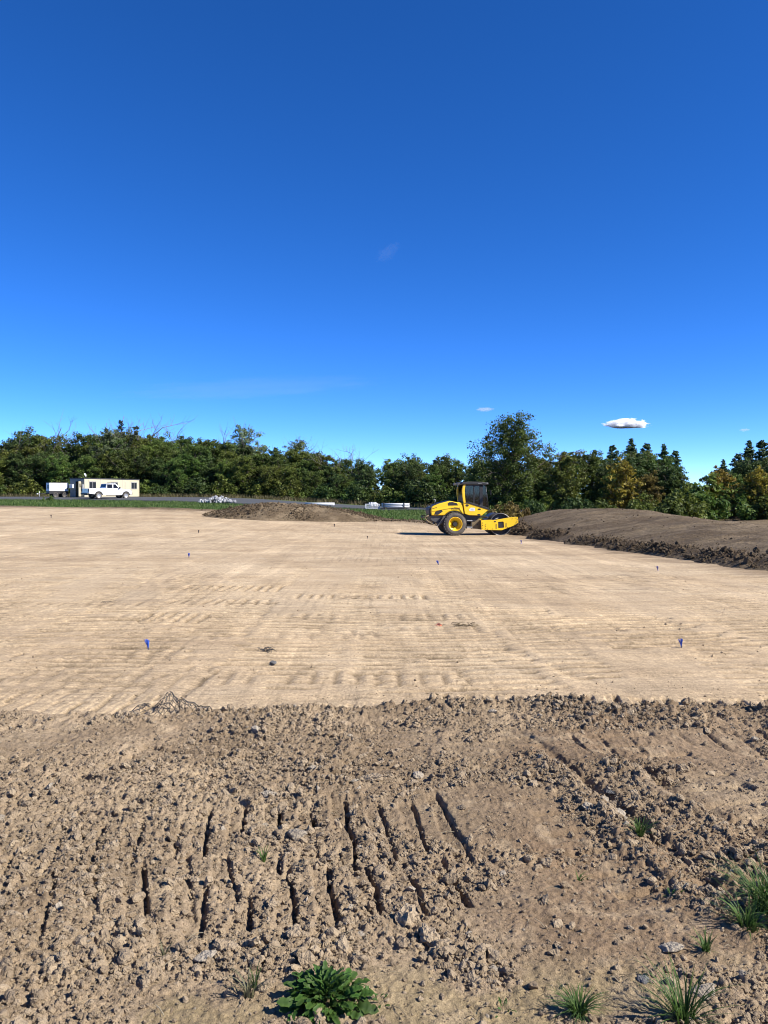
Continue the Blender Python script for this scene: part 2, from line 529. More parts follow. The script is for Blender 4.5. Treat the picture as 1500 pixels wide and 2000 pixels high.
TRACKS = [  # ox, oy, heading, half width, length, pitch, depth, seed, width
    (-.93, 3.60, rad(82), .36, 1.30, .172, .060, 1, .17),
    (-.80, 3.02, rad(80), .27, 1.35, .172, .062, 12, .18),
    (-2.3, 2.72, rad(72), .27, 1.75, .183, .050, 2, .16),
    (-2.5, 3.30, rad(78), .27, 1.70, .183, .030, 21, .18),
    (-1.70, 3.50, rad(17), .36, 1.95, .20, .055, 3, .20),
    (-2.80, 3.75, rad(14), .34, 1.8, .20, .045, 4, .20),
    (-.78, 4.10, rad(12), .30, 1.4, .19, .045, 22, .20),
    (1.22, 3.10, rad(-14), .30, 2.3, .20, .024, 5, .26),
    (2.05, 3.2, rad(-12), .28, 2.3, .20, .026, 6, .26),
    (-.05, 4.35, rad(10), .30, 1.25, .19, .036, 8, .20),
    (.62, 4.75, rad(12), .28, .95, .11, .018, 9, .30),
    (1.2, 5.0, rad(86), .26, 2.2, .19, .022, 23, .24),
]
def rough_height(x, y):
    R, n1, n2, e, on = rough_fields(x, y)
    z = base(x, y)
    und = (fbm(x * .9, y * .9, 3, 60) - .5) * .09
    g = np.zeros(x.shape, np.float32); ins = np.zeros(x.shape, np.float32)
    for ox, oy, an, hw, ln, pt, dp, s, wd in TRACKS:
        gi, ii = bars(x, y, ox, oy, an, hw, ln, pt, 100 + s * 13, wd, warp=.011, keep=.95)
        g = np.maximum(g, gi * dp); ins = np.maximum(ins, ii * min(1, dp / .04))
    Rp = R * (1 - .45 * ins)
    wx = x + (vnoise(x * 40, y * 40, 240) - .5) * .02; wy = y + (vnoise(x * 40, y * 40, 241) - .5) * .02
    L1 = lumps(wx, wy, .11, 200, .40)
    L2 = lumps(wx, wy, .058, 210, .7)
    L3 = lumps(wx, wy, .034, 220, .85)
    L4 = lumps(x, y, .019, 230, .85)
    c = np.minimum(L1, .024) * .6 * sstep(.4, .85, Rp) + np.minimum(L2, .015) * .7 * sstep(.15, .65, Rp) + np.minimum(L3, .013) * .85 * (.35 + .65 * Rp) + np.minimum(L4, .008) * .9 * (.5 + .5 * Rp)
    fine = (fbm(x * 30, y * 30, 3, 70) - .5) * .026 * (.4 + .6 * R)
    # ridge pushed up along the edge, stronger to the right
    ridge_k = .30 + .7 * sstep(-.8, .4, x) + .3 * sstep(2.0, 3.2, x)
    ridge = np.exp(-((e - .14) / .13) ** 2) * .055 * ridge_k * (.4 + 1.2 * n2)
    rl = np.exp(-((e - .12) / .16) ** 2) * ridge_k
    c = c + rl * (np.minimum(L1, .03) * .7 + L2 * .4)
    # two wheel ruts running off to the left rear on the right side
    rut = np.zeros(x.shape, np.float32)
    for x0, x1, dp in ((1.02, 1.42, .026), (1.42, 1.95, .024), (2.35, 2.6, .016)):
        xc = x0 + (x1 - x0) * (4.9 - y) / 1.9 + (n2 - .5) * .12
        dd = (x - xc)
        rut += dp * (np.exp(-((dd + .10) / .07) ** 2) * .9 - np.exp(-((dd - .03) / .055) ** 2) * 1.1) * sstep(2.6, 3.0, y) * sstep(5.2, 4.6, y) * (.3 + 1.1 * vnoise(x * 2, y * 2.6, 91))
    zz = z + on * (und + .018 - .010 * ins) + on * (c + fine + ridge + rut) - g * on
    colmix = dict(R=R, n1=n1, n2=n2, e=e, on=on, g=g, c=c, L=L2, ins=ins)
    return zz, colmix

PASSES = []
_r = random.Random(5)
for k in range(12):          # passes up and down the pad
    x0 = -8 + k * 1.4 + _r.uniform(-.5, .5)
    PASSES.append((x0, 6.0 + _r.uniform(0, 3), rad(_r.uniform(-10, 4)), .31, _r.uniform(5, 14), .2, .014, 20 + k, .36))
    PASSES.append((x0 + 1.7, 6.0 + _r.uniform(0, 4), rad(_r.uniform(-10, 4)), .31, _r.uniform(4, 12), .2, .012, 40 + k, .36))
for k in range(7):          # passes across
    PASSES.append((_r.uniform(-8, -1), 6.2 + k * .9 + _r.uniform(-.3, .3), rad(90 + _r.uniform(-7, 7)), .30, _r.uniform(3, 8), .2, .013, 60 + k, .40))
PASSES = [q + (.9,) for q in PASSES]
PASSES += [(-3.85, 9.3, rad(-2), .50, 2.7, .2, .026, 81, .42, .15), (-2.08, 9.2, rad(-1), .40, 3.4, .2, .026, 82, .42, .15), (-3.48, 10.75, rad(91), .50, 1.05, .17, .030, 83, .34, .1),
           (2.2, 9.6, rad(-8), .55, 2.2, .2, .026, 84, .42, .15), (3.5, 8.6, rad(-8), .85, 2.3, .2, .026, 85, .42, .15), (-3.9, 14.6, rad(90), .5, 2.2, .2, .03, 86, .34, .3),
           (.4, 6.25, rad(96), .28, 5.0, .2, .022, 87, .36, .5), (-1.75, 7.15, rad(91), .32, 2.6, .2, .015, 88, .30, .6), (-4.0, 6.75, rad(89), .55, 2.4, .2, .011, 89, .30, .6),
           (5.2, 8.4, rad(-6), .7, 2.5, .2, .024, 90, .42, .3), (-3.6, 12.6, rad(90), .35, 1.8, .2, .026, 91, .34, .4), (-1.6, 13.4, rad(90), .4, 2.4, .2, .024, 92, .34, .5),
           (-1.2, 7.6, rad(0), .45, 3.6, .2, .016, 93, .4, .5), (.2, 7.2, rad(2), .5, 4.2, .2, .018, 94, .4, .5), (1.1, 6.6, rad(-4), .5, 3.2, .2, .018, 95, .4, .5), (-2.9, 7.5, rad(1), .5, 1.8, .2, .018, 96, .4, .4)]
def pad_relief(x, y):
    near = sstep(30, 14, y)
    z = (fbm(x * .35, y * .5, 3, 300) - .5) * .05 + (fbm(x * 1.3, y * 2.2, 3, 310) - .5) * .022
    # lines left by the blade and the smooth drum
    wv = (fbm(x * .5, y * .8, 2, 320) - .5) * 1.2
    ln = vnoise(x * .30 + wv, (y + x * .03 + wv * .15) * 8.5, 330)
    z = z + (ln - .5) * .026 * near * (.3 + .9 * vnoise(x * .3, y * .3, 340))
    dg = vnoise((x * .93 + y * .36) * 7.0 + wv, (y * .93 - x * .36) * .30, 335)
    z = z + (dg - .5) * .018 * near * sstep(.45, .7, vnoise(x * .25 + 4, y * .25, 345))
    g = np.zeros(x.shape, np.float32); ins = np.zeros(x.shape, np.float32)
    for ox, oy, an, hw, lnn, pt, dp, s, wd, wn in PASSES:
        R2 = max(lnn, hw) + 1.5
        m = (np.abs(x - ox) < R2 + lnn) & (np.abs(y - oy) < R2 + lnn)
        if not m.any(): continue
        gi, ii = bars(x[m], y[m], ox, oy, an, hw, lnn, pt, 500 + s * 7, wd, warp=.016, keep=.94, worn=wn)
        g[m] = np.maximum(g[m], gi * dp); ins[m] = np.maximum(ins[m], ii * min(1, dp / .022))
    cr = lumps(x, y, .06, 350, .3) * sstep(.55, .75, fbm(x * .8, y * 1.2, 3, 360)) * near * .35
    cr += lumps(x, y, .035, 355, .4) * .22 * sstep(12, 6, y)
    return z - g * near * 1.7 + cr, g, ins, cr

def pad_color(x, y, g, ins, cr):
    a = fbm(x * .22 + y * .05, y * .55, 4, 400)
    b = fbm(x * .9, y * 2.6, 3, 410)
    d = fbm((x * .93 + y * .30) * 1.3, (y * .93 - x * .30) * .10, 3, 420)
    far = sstep(8, 30, y)
    t = a * .45 + b * .25 + d * .35
    c = mix(PAD * .5 + PAD_D * .5, PAD, sstep(.30, .50, t))
    c = mix(c, PAD_L, sstep(.44, .70, t + .03 * far) * .7)
    moist = sstep(.56, .72, fbm(x * .35 + 9, y * .8, 3, 430)) * .3
    c = mix(c, PAD_D, moist)
    c = mix(c, PAD_D * .5, np.clip(g / .014 - .35, 0, 1) * .9 * sstep(26, 12, y))  # track grooves darkened: moister soil, plus groove shade painted into the colour
    c = mix(c, PAD_L, ins * .25 * (vnoise(x * 3, y * 6, 440)))
    # towards the mound and the far edge the pad is stained by topsoil
    st = sstep(1.6, .1, toe(y) - x + (b - .5) * 1.5) * .6 + sstep(5, 0, pad_edge(x) - y + (b - .5) * 5) * .55
    return mix(c, SOIL_D, np.clip(st, 0, .8))

M_rough = soil_mat('rough_soil', (2.5, 14, 60, 240), (.08, .13, .2, .22), (.7, .012, 60), (.6, .004, 240))
M_pad = soil_mat('rolled_soil', (1.5, 12, 32, 75), (.05, .10, .20, .22), (.8, .014, 38), (.5, .005, 130), streak=True)
M_far = soil_mat('far_ground', (.3, 1.5, 8, 30), (.06, .10, .14, .14), (.5, .05, 6), (.4, .02, 25), streak=True)
M_top = soil_mat('topsoil', (.8, 4, 14, 45), (.14, .2, .3, .3), (.8, .09, 7), (.7, .035, 24))

# rough foreground mesh: finest close to the viewer
ry = [1.3]
while ry[-1] < 6.5: ry.append(ry[-1] + max(.0034, .00245 * ry[-1]))
ry = np.array(ry)
rx = np.concatenate([np.arange(-6.0, -3.6, .03), np.arange(-3.6, -2.0, .0105), np.arange(-2.0, 2.0, .0062), np.arange(2.0, 3.6, .0105), np.arange(3.6, 6.01, .03)])
X, Y = [a_.astype(np.float32) for a_ in np.meshgrid(rx, ry)]
Z, K = rough_height(X, Y)
# meet the pad at its near edge
t = sstep(.25, .85, fbm(X * 1.6, Y * 1.6, 4, 80))
colr = mix(SOIL, SOIL_L, t * .55)
colr = mix(colr, SOIL_D, sstep(.42, .7, fbm(X * .7 + 3, Y * .7, 3, 85)) * .55)
colr = mix(colr, SOIL_D, sstep(.0, .035, K['L']) * .12)
colr = mix(colr, SOIL_D * np.array([1.1, 1.0, .95], np.float32), (sstep(.1, .9, X + (K['n1'] - .5) * 1.5) * sstep(4.3, 3.4, Y + (K['n2'] - .5)) * sstep(2.3, 2.8, Y) * .55 + sstep(.6, 1.6, X + (K['n1'] - .5) * 2) * sstep(4.3, 4.8, Y) * .45))
colr = mix(colr, np.array([.255, .195, .105], np.float32), sstep(.45, .2, K['R']) * sstep(2.75, 2.45, Y) * .8)
colr = mix(colr, PAD_L * .85, sstep(.6, .8, fbm(X * 9, Y * 9, 2, 88)) * .4)
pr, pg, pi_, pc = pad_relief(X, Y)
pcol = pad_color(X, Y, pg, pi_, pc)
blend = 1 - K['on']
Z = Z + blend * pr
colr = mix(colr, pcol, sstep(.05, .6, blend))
colr = mix(colr, SOIL_D, np.exp(-((K['e'] - .12) / .16) ** 2) * .5 * sstep(-1.2, .2, X))
ROUGH_Z = Z; ROUGH_X = rx; ROUGH_Y = ry
rq = grid_quads(len(ry), len(rx))
me = np_mesh('rough_ground', np.stack([X, Y, Z], -1).reshape(-1, 3), rq, mat=M_rough, col=colr.reshape(-1, 3))
me.materials.append(M_pad)
me.polygons.foreach_set('material_index', (K['on'].reshape(-1)[rq].mean(1) < .35).astype(np.int32))
struct(link('rough_ground', me), 'rough light brown soil full of clods, crawler prints and stones')

def rough_z(x, y):
    i = int(np.clip(np.searchsorted(ROUGH_X, x), 1, len(ROUGH_X) - 1)); j = int(np.clip(np.searchsorted(ROUGH_Y, y), 1, len(ROUGH_Y) - 1))
    return float(ROUGH_Z[j, i])

# rolled pad, near part
py_ = np.concatenate([np.arange(ry[-1], 13, .024), np.array([13 * 1.0026 ** k for k in range(1, 300)])])
py_ = py_[py_ < 23]
px_ = np.concatenate([np.arange(-16, -7, .12), np.arange(-7, 7, .042), np.arange(7, 16.01, .12)])
X, Y = [a_.astype(np.float32) for a_ in np.meshgrid(px_, py_)]
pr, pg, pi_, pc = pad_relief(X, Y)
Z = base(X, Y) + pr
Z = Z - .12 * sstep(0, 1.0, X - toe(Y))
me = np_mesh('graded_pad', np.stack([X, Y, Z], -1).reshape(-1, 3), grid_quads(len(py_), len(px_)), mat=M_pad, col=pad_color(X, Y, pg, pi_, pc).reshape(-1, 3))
struct(link('graded_pad', me), 'pale tan rolled soil pad with crawler prints')
PAD_ROWS = (px_, py_, Z)
def pad_z(x, y):
    return b1(x, y) + float(pad_relief(np.array([x]), np.array([y]))[0][0])

# everything beyond: far pad, grass, wood floor, out to the horizon
fy = [py_[-1]]
while fy[-1] < 135: fy.append(fy[-1] + .0055 * fy[-1])
while fy[-1] < 2500: fy.append(fy[-1] * 1.12)
fy = np.array(fy)
fx = np.concatenate([-np.geomspace(2500, 72, 20), np.arange(-70, -40, .5), np.arange(-40, 30, .24), np.arange(30, 60, .6), np.geomspace(61, 2500, 20)])
X, Y = [a_.astype(np.float32) for a_ in np.meshgrid(fx, fy)]
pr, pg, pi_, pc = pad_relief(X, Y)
ed = Y - pad_edge(X)
n = fbm(X * .25, Y * .25, 4, 600); nf = fbm(X * 1.1, Y * 1.1, 3, 610)
edn = ed + (n - .5) * 3 + (nf - .5) * 1.4
onpad = sstep(.4, -.2, edn)
Z = base(X, Y) + pr * onpad + (1 - onpad) * ((n - .5) * .25 + (nf - .5) * .12) * sstep(400, 150, Y)
strip = np.exp(-((edn - .9) / .9) ** 2) * sstep(-30, -14, X)
Z = Z + strip * .16 * (.4 + 1.2 * nf)
Z = Z - .35 * sstep(.3, 1.6, X - toe(np.clip(Y, 2, 70))) * sstep(80, 66, Y)
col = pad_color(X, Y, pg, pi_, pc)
wsoil = 1.6 + 1.2 * sstep(-25, -10, X) 
col = mix(col, mix(TOP_L, TOP, sstep(.35, .6, nf)), sstep(-.3, .3, edn))
gcol = mix(GRASS, GRASS_D, sstep(.45, .75, n) * .55 + sstep(.5, .8, nf) * .2)
col = mix(col, gcol, sstep(wsoil - .5, wsoil + .5, edn))
WX = [-90, -75, -40, -20, -5, 8, 14, 20, 30, 45, 70]
WY = [123, 121, 119, 113, 103, 90, 80, 72, 60, 53, 46]
def wood_line(x): return np.interp(x, WX, WY)
dw = Y - wood_line(X) + (n - .5) * 3
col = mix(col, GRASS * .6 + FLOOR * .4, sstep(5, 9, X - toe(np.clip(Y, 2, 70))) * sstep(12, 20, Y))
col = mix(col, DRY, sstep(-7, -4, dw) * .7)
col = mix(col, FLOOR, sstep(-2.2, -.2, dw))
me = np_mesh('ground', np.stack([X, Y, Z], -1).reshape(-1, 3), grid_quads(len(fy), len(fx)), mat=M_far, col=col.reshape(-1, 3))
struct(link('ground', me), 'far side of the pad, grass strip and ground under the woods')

# ground that closes the picture under and behind the viewer
bx_ = np.concatenate([-np.geomspace(2500, 16.5, 14), np.linspace(-16, 16, 41), np.geomspace(16.5, 2500, 14)])
for nm, ys in (('ground_behind', np.concatenate([-np.geomspace(1500, 2, 12), [0, 1.32]])), ('ground_beside', np.linspace(1.3, 23.4, 30))):
    X, Y = np.meshgrid(bx_, ys)
    inner = (np.abs(X) < 16.2) if nm == 'ground_beside' else np.zeros(X.shape, bool)
    Z = base(X, Y) - (.25 if nm == 'ground_beside' else .02) * np.where(inner, 1, .0 if nm == 'ground_beside' else 1)
    struct(link('ground', np_mesh('ground', np.stack([X, Y, Z], -1).reshape(-1, 3), grid_quads(len(ys), len(bx_)), mat=M_far,
                                  col=mix(np.broadcast_to(SOIL, X.shape + (3,)), PAD, sstep(6, 8, Y)).reshape(-1, 3))), 'soil ground outside the picture')

# ------------------------------------------------------------------ road
M_asph = paint('asphalt', (.050, .054, .058), .9, var=.15, scale=1.2, dust=.12, dustcol=(.12, .11, .09))
NEAR = [(-90, 97), (-60, 96.5), (-38, 95), (-18, 85.5), (-6, 80.5), (2, 78), (10, 73), (24, 63), (40, 54)]
FAR = [(-90, 113), (-60, 112.5), (-38, 111.5), (-18, 103), (-6, 93), (2, 85), (10, 79), (24, 68.5), (40, 59)]
rxs = np.linspace(-90, 20, 120)
rows = []
for k in np.linspace(0, 1, 10):
    yy = np.interp(rxs, *zip(*NEAR)) * (1 - k) + np.interp(rxs, *zip(*FAR)) * k
    rows.append(np.stack([rxs, yy, base(rxs, yy) + .10 + .06 * math.sin(k * PI)], -1))
rows = np.array(rows)
under = rows.copy(); under[..., 2] -= .35
vv = np.concatenate([rows.reshape(-1, 3), under[[0, -1]].reshape(-1, 3)])
q = [grid_quads(10, 120)]
a0 = np.arange(119); b0 = 1200 + np.arange(119)
q.append(np.stack([b0, b0 + 1, a0 + 1, a0], -1))
a9 = 1080 + np.arange(119); b9 = 1320 + np.arange(119)
q.append(np.stack([a9, a9 + 1, b9 + 1, b9], -1))
struct(link('road', np_mesh('road', vv, np.concatenate(q), mat=M_asph)), 'grey asphalt road in front of the woods')
def road_z(x, y):
    n_, f_ = np.interp(x, *zip(*NEAR)), np.interp(x, *zip(*FAR))
    k = min(1, max(0, (y - n_) / (f_ - n_)))
    return b1(x, y) + .10 + .06 * math.sin(k * PI)

# ------------------------------------------------------------------ heaps of topsoil
my = np.concatenate([np.arange(6, 34, .09), np.arange(34, 72, .14)])
ms = np.concatenate([np.arange(-.35, 2.6, .075), np.geomspace(2.65, 34, 130)])
S, Yg = [a_.astype(np.float32) for a_ in np.meshgrid(ms, my)]
wob = (fbm(Yg * .5, Yg * 0 + S * .05, 3, 700) - .5) * 1.3
Xg = toe(Yg) + wob * np.exp(-S / 4) + S
Hm = np.interp(Yg, [6, 15, 24, 34, 44, 50, 58, 66, 72], [.7, .82, .92, 1.18, 1.66, 1.70, 1.3, .3, -.3])
xr = np.interp(Yg, [6, 30, 42, 50, 60, 72], [12.5, 13.8, 13.5, 11.5, 13, 17])
prof = (1 - np.exp(-np.clip(S, 0, None) / 3.4)) * (1 - sstep(-1, 8.5, Xg - xr) * .98)
n = fbm(Xg * .35, Yg * .35, 4, 710)
L1 = lumps(Xg, Yg, .55, 720, .5); L2 = lumps(Xg, Yg, .26, 730, .6); L3 = lumps(Xg, Yg, .13, 740, .6)
band = np.exp(-((S - .5) / .45) ** 2) * (.35 + 1.1 * vnoise(Yg * .6, S * .4, 745))
furrow = (vnoise(Xg * .5 + Yg * .1, (Yg - Xg * .32) * 1.7, 750) - .5) * .09 * sstep(1.2, 3, S)
Zg = base(Xg, Yg) + Hm * prof + (n - .5) * .30 * sstep(0, 4, S) + furrow + L3 * .25 + L2 * (.15 + .45 * band) + band * (.09 + L1 * .4) - .12 * sstep(.05, -.3, S)
Zg = np.where(S > 33, Zg - 1.5, Zg)
tcol = mix(TOP, TOP_L, sstep(.3, .62, fbm(Xg * .8, Yg * 1.4, 4, 760)) * .9)
tcol = mix(tcol, TOP_D * 1.3, np.clip(band * 1.05, 0, .9))
me = np_mesh('soil_mound', np.stack([Xg, Yg, Zg], -1).reshape(-1, 3), grid_quads(len(my), len(ms)), mat=M_top, col=tcol.reshape(-1, 3))
tag(link('topsoil_mound', me), 'long broad bank of brown topsoil on the right with a dark crumbly toe', 'soil mound')
MOUND = (my, ms, Xg, Zg)

cx, cy, HRX = -7.0, 60.2, 7.4
th = np.linspace(0, 2 * PI, 220); rr = np.linspace(0, 1.12, 70)
T_, R_ = np.meshgrid(th, rr)
wob = 1 + (fbm(np.cos(T_) * 1.5 + 5, np.sin(T_) * 1.5 + 5, 3, 800) - .5) * .35
Xs = cx + np.cos(T_) * R_ * HRX * wob; Ys = cy + np.sin(T_) * R_ * 4.6 * wob
shape = np.clip(1 - R_ ** 1.7, 0, 1) * (.85 + .4 * fbm(Xs * .3, Ys * .3, 3, 805))
Zs = base(Xs, Ys) + 1.12 * shape * (1 - .18 * (Xs - cx) / 8) + (lumps(Xs, Ys, .5, 810, .5) * .35 + lumps(Xs, Ys, .24, 820, .6) * .5) * (R_ < 1.05) - .3 * sstep(1.0, 1.12, R_)
Zs[0] = Zs[0].mean()
Xs[:, -1] = Xs[:, 0]; Ys[:, -1] = Ys[:, 0]; Zs[:, -1] = Zs[:, 0]
scol = mix(TOP * 1.15, TOP_L * 1.1, sstep(.35, .65, fbm(Xs * 1.1, Ys * 1.1, 4, 830)))
me = np_mesh('soil_heap', np.stack([Xs, Ys, Zs], -1).reshape(-1, 3), grid_quads(70, 220), mat=M_top, col=scol.reshape(-1, 3))
tag(link('topsoil_heap', me), 'low heap of brown topsoil at the far edge of the pad before the stones', 'soil heap')

# ------------------------------------------------------------------ trees
M_bark = paint('bark', (.085, .068, .052), .95, var=.35, scale=9, bump=.4)
M_greybark = paint('dead_bark', (.17, .15, .135), .95, var=.3, scale=9)
M_green = leaf_mat('leaf_green', [(0.032, 0.056, 0.011), (0.081, 0.124, 0.022), (0.162, 0.215, 0.041)], .35, hue=.02, val=.25)
M_olive = leaf_mat('leaf_olive', [(0.043, 0.057, 0.011), (0.111, 0.141, 0.023), (0.203, 0.238, 0.043)], .35, hue=.022, val=.25)
M_dark = leaf_mat('leaf_dark', [(0.022, 0.039, 0.011), (0.053, 0.086, 0.019), (0.107, 0.150, 0.037)], .3, hue=.012, val=.2)
M_rust = leaf_mat('leaf_rust', [(0.065, 0.046, 0.014), (0.150, 0.105, 0.028), (0.248, 0.172, 0.043)], .35, hue=.02, val=.2)
M_yellow = leaf_mat('leaf_yellow', [(0.091, 0.066, 0.011), (0.220, 0.162, 0.023), (0.344, 0.258, 0.039)], .35, hue=.015, val=.18)
M_blue = leaf_mat('leaf_silver', [(0.053, 0.077, 0.034), (0.134, 0.177, 0.076), (0.237, 0.291, 0.134)], .35, hue=.01, val=.15)
M_pine = leaf_mat('needles', [(0.019, 0.037, 0.015), (0.048, 0.084, 0.030), (0.091, 0.134, 0.049)], .15, hue=.01, val=.2)
M_ivy = leaf_mat('ivy', [(0.010, 0.019, 0.006), (0.024, 0.039, 0.012), (0.047, 0.065, 0.021)], .1, hue=.01, val=.2)

def leaf_cloud(rng, centers, radii, per, size, flat=.75, tone=None, shell=.5):
    """rhombic leaves scattered round cluster centres; returns verts, quads, value"""
    n = len(centers)
    cnt = np.full(n, per) if np.isscalar(per) else per
    idx = np.repeat(np.arange(n), cnt)
    m = len(idx)
    d = rng.normal(size=(m, 3)); d /= np.linalg.norm(d, axis=1)[:, None]
    r = rng.random(m) ** shell * (.75 + .5 * rng.random(m))
    p = centers[idx] + d * (radii[idx] * r)[:, None] * np.array([1, 1, flat])
    # leaves face mostly up and outward
    nrm = d * .8 + rng.normal(size=(m, 3)) * .7 + np.array([0, 0, .5])
    nrm /= np.linalg.norm(nrm, axis=1)[:, None]
    t = np.cross(nrm, rng.normal(size=(m, 3))); t /= np.linalg.norm(t, axis=1)[:, None] + 1e-9
    b = np.cross(nrm, t)
    s = size * (.6 + .8 * rng.random(m))
    a, c = t * s[:, None], b * (s * .62)[:, None]
    v = np.stack([p - a, p - c + nrm * (s * .12)[:, None], p + a, p + c + nrm * (s * .12)[:, None]], 1).reshape(-1, 3)
    q = np.arange(m * 4).reshape(-1, 4)
    tn = (tone if tone is not None else rng.random(n))[idx]
    val = np.clip(.5 * tn + .5 * rng.random(m), 0, 1)
    return v, q, np.repeat(val, 4)

def curve_pts(rng, a, b, k=4, wob=.08, sag=0.0):
    a, b = np.array(a, float), np.array(b, float)
    L = np.linalg.norm(b - a)
    ts = np.linspace(0, 1, k + 1)
    w = rng.normal(size=3) * wob * L; w2 = rng.normal(size=3) * wob * L * .5
    return [tuple(a + (b - a) * t + w * math.sin(PI * t) + w2 * math.sin(2 * PI * t) + np.array([0, 0, sag * L * t * (1 - t)])) for t in ts]

def broad_tree(seed, H, Rc, crown0=.22, leaves=5200, leaf=.2, shape='round', gaps=.0, trunk_r=None, clusters=210):
    """trunk + limbs mesh and leaf crown mesh, base at origin"""
    rng = np.random.default_rng(seed)
    mb = MB()
    tr = trunk_r or H * .022
    tp = curve_pts(rng, (0, 0, -.15), (rng.normal() * .03 * H, rng.normal() * .03 * H, H * .88), 7, .03)
    mb.tube(tp, [tr * (1.25 if i == 0 else 1) * (1 - .88 * i / 7) for i in range(8)], 7)
    def env(t):
        if shape == 'round': return math.sqrt(max(0.02, 1 - (2 * t - .92) ** 2 / 1.25))
        if shape == 'cone': return max(.08, (1 - t) ** .75 * 1.1) * min(1, t * 5 + .5)
        if shape == 'column': return min(1, .55 + t) * (1 - max(0, t - .6) ** 2 * 5.5)
        return .75 + .25 * math.sin(t * 9 + seed) - .45 * max(0, t - .6)
    cen, cr = [], []
    nl = max(20, clusters // 5)
    for i in range(nl):
        t = (i + rng.random()) / nl
        z0 = H * (crown0 + (.86 - crown0) * max(0, t - .12))
        zt = H * (crown0 + (1 - crown0) * t)
        an = i * 2.4 + rng.normal() * .5
        r = Rc * env(t) * (.45 + .62 * rng.random() ** .6)
        end = (math.cos(an) * r, math.sin(an) * r, zt + .03 * H * rng.normal())
        k = min(7, max(0, int(z0 / H / .88 * 7)))
        lp = curve_pts(rng, tp[k], end, 4, .07, .12)
        lr = max(.02, tr * .42 * (1 - .6 * t))
        mb.tube(lp, [lr * (1 - .2 * j) for j in range(5)], 5)
        for j in range(clusters // nl):
            f = .35 + .65 * rng.random()
            b0 = np.array(lp[min(4, int(f * 4))])
            off = np.clip(rng.normal(size=3), -1.5, 1.5) * np.array([1, 1, .7]) * Rc * (.23 if t < .8 else .14)
            cc = b0 + off
            if rng.random() < .8:
                mb.tube(curve_pts(rng, b0, cc, 2, .1), [lr * .35, lr * .22, lr * .1], 4, caps=False)
            cen.append(cc); cr.append(Rc * (.10 + .14 * rng.random()))
    cen = np.array(cen); cr = np.array(cr)
    if gaps: 
        keep = rng.random(len(cen)) > gaps
        cen, cr = cen[keep], cr[keep]
    v, q, val = leaf_cloud(rng, cen, cr, max(8, leaves // len(cen)), leaf)
    return mb, (v, q, val)

def branch_rec(rng, mb, p, d, L, r, depth, out, spread=.5):
    pts = [p]
    dd = d.copy()
    for k in range(3):
        dd = dd + rng.normal(size=3) * .14 + np.array([0, 0, .06]); dd /= np.linalg.norm(dd)
        pts.append(pts[-1] + dd * L / 3)
    mb.tube([tuple(x) for x in pts], [r, r * .82, r * .66, r * .5], 4 if depth < 3 else 3, caps=False)
    if depth == 0:
        out.append(pts[-1]); return
    for k in range(rng.integers(2, 5)):
        i = rng.integers(1, 4)
        nd = dd + rng.normal(size=3) * spread; nd[2] = abs(nd[2]) * .9 + .15; nd /= np.linalg.norm(nd)
        branch_rec(rng, mb, pts[i], nd, L * (.5 + .25 * rng.random()), r * .5, depth - 1, out, spread)

def bare_tree(seed, H, depth=4, spread=.42, lean=0.0):
    rng = np.random.default_rng(seed)
    mb, out = MB(), []
    d = np.array([lean, 0, 1.0]); d /= np.linalg.norm(d)
    branch_rec(rng, mb, np.array([0, 0, -.15]), d, H * .45, H * .014, depth, out, spread)
    return mb, out

def pine_tree(seed, H, Rc, leaves=7500):
    rng = np.random.default_rng(seed)
    mb = MB()
    mb.tube([(0, 0, -.15), (.05, 0, H * .5), (0, .04, H)], [H * .018, H * .012, .02], 6)
    cen, cr = [], []
    lev = 17
    for i in range(lev):
        t = i / (lev - 1)
        z = H * (.16 + .83 * t) + rng.normal() * .12
        r = Rc * (1 - t) ** .7 * (.75 + .4 * rng.random()) + .12
        for k in range(6 if t < .8 else 4):
            an = k * 2 * PI / 5 + i * .9 + rng.normal() * .25
            rr = r * (.4 + .8 * rng.random())
            e = np.array([math.cos(an) * rr, math.sin(an) * rr, z + rr * (.1 + .35 * t) + rng.normal() * .25])
            mb.tube([(0, 0, z), tuple((e + np.array([0, 0, z])) / 2 * np.array([1, 1, 1])), tuple(e)], [.05, .035, .015], 4, caps=False)
            for f in (.45, .7, .95):
                cen.append(np.array([0, 0, z]) + (e - np.array([0, 0, z])) * f + rng.normal(size=3) * .08); cr.append(.3 + .42 * rr / Rc * f)
    cen, cr = np.array(cen), np.array(cr)
    v, q, val = leaf_cloud(rng, cen, cr, max(6, leaves // len(cen)), .15, flat=.55)
    return mb, (v, q, val)

def shrub(seed, H, R, leaves=3000, leaf=.12):
    rng = np.random.default_rng(seed)
    mb = MB(); cen, cr = [], []
    for i in range(16):
        an = rng.random() * 6.28; r = R * (.3 + .8 * rng.random()); z = H * (.25 + .75 * rng.random()) * (1.15 - .5 * r / R)
        e = (math.cos(an) * r, math.sin(an) * r, z)
        mb.tube(curve_pts(rng, (math.cos(an) * .12, math.sin(an) * .12, -.1), e, 3, .08), [.035, .028, .02, .01], 4, caps=False)
        for j in range(3):
            cen.append(np.array(e) * (1, 1, (.35, .7, 1)[j]) + rng.normal(size=3) * .15); cr.append(R * (.2 + .18 * rng.random()))
    v, q, val = leaf_cloud(rng, np.array(cen), np.array(cr), leaves // len(cen), leaf)
    return mb, (v, q, val)

def crown_mesh(name, data, mat):
    v, q, val = data
    return np_mesh(name, v, q, mat=mat, smooth=False, col=np.stack([val] * 3, -1))

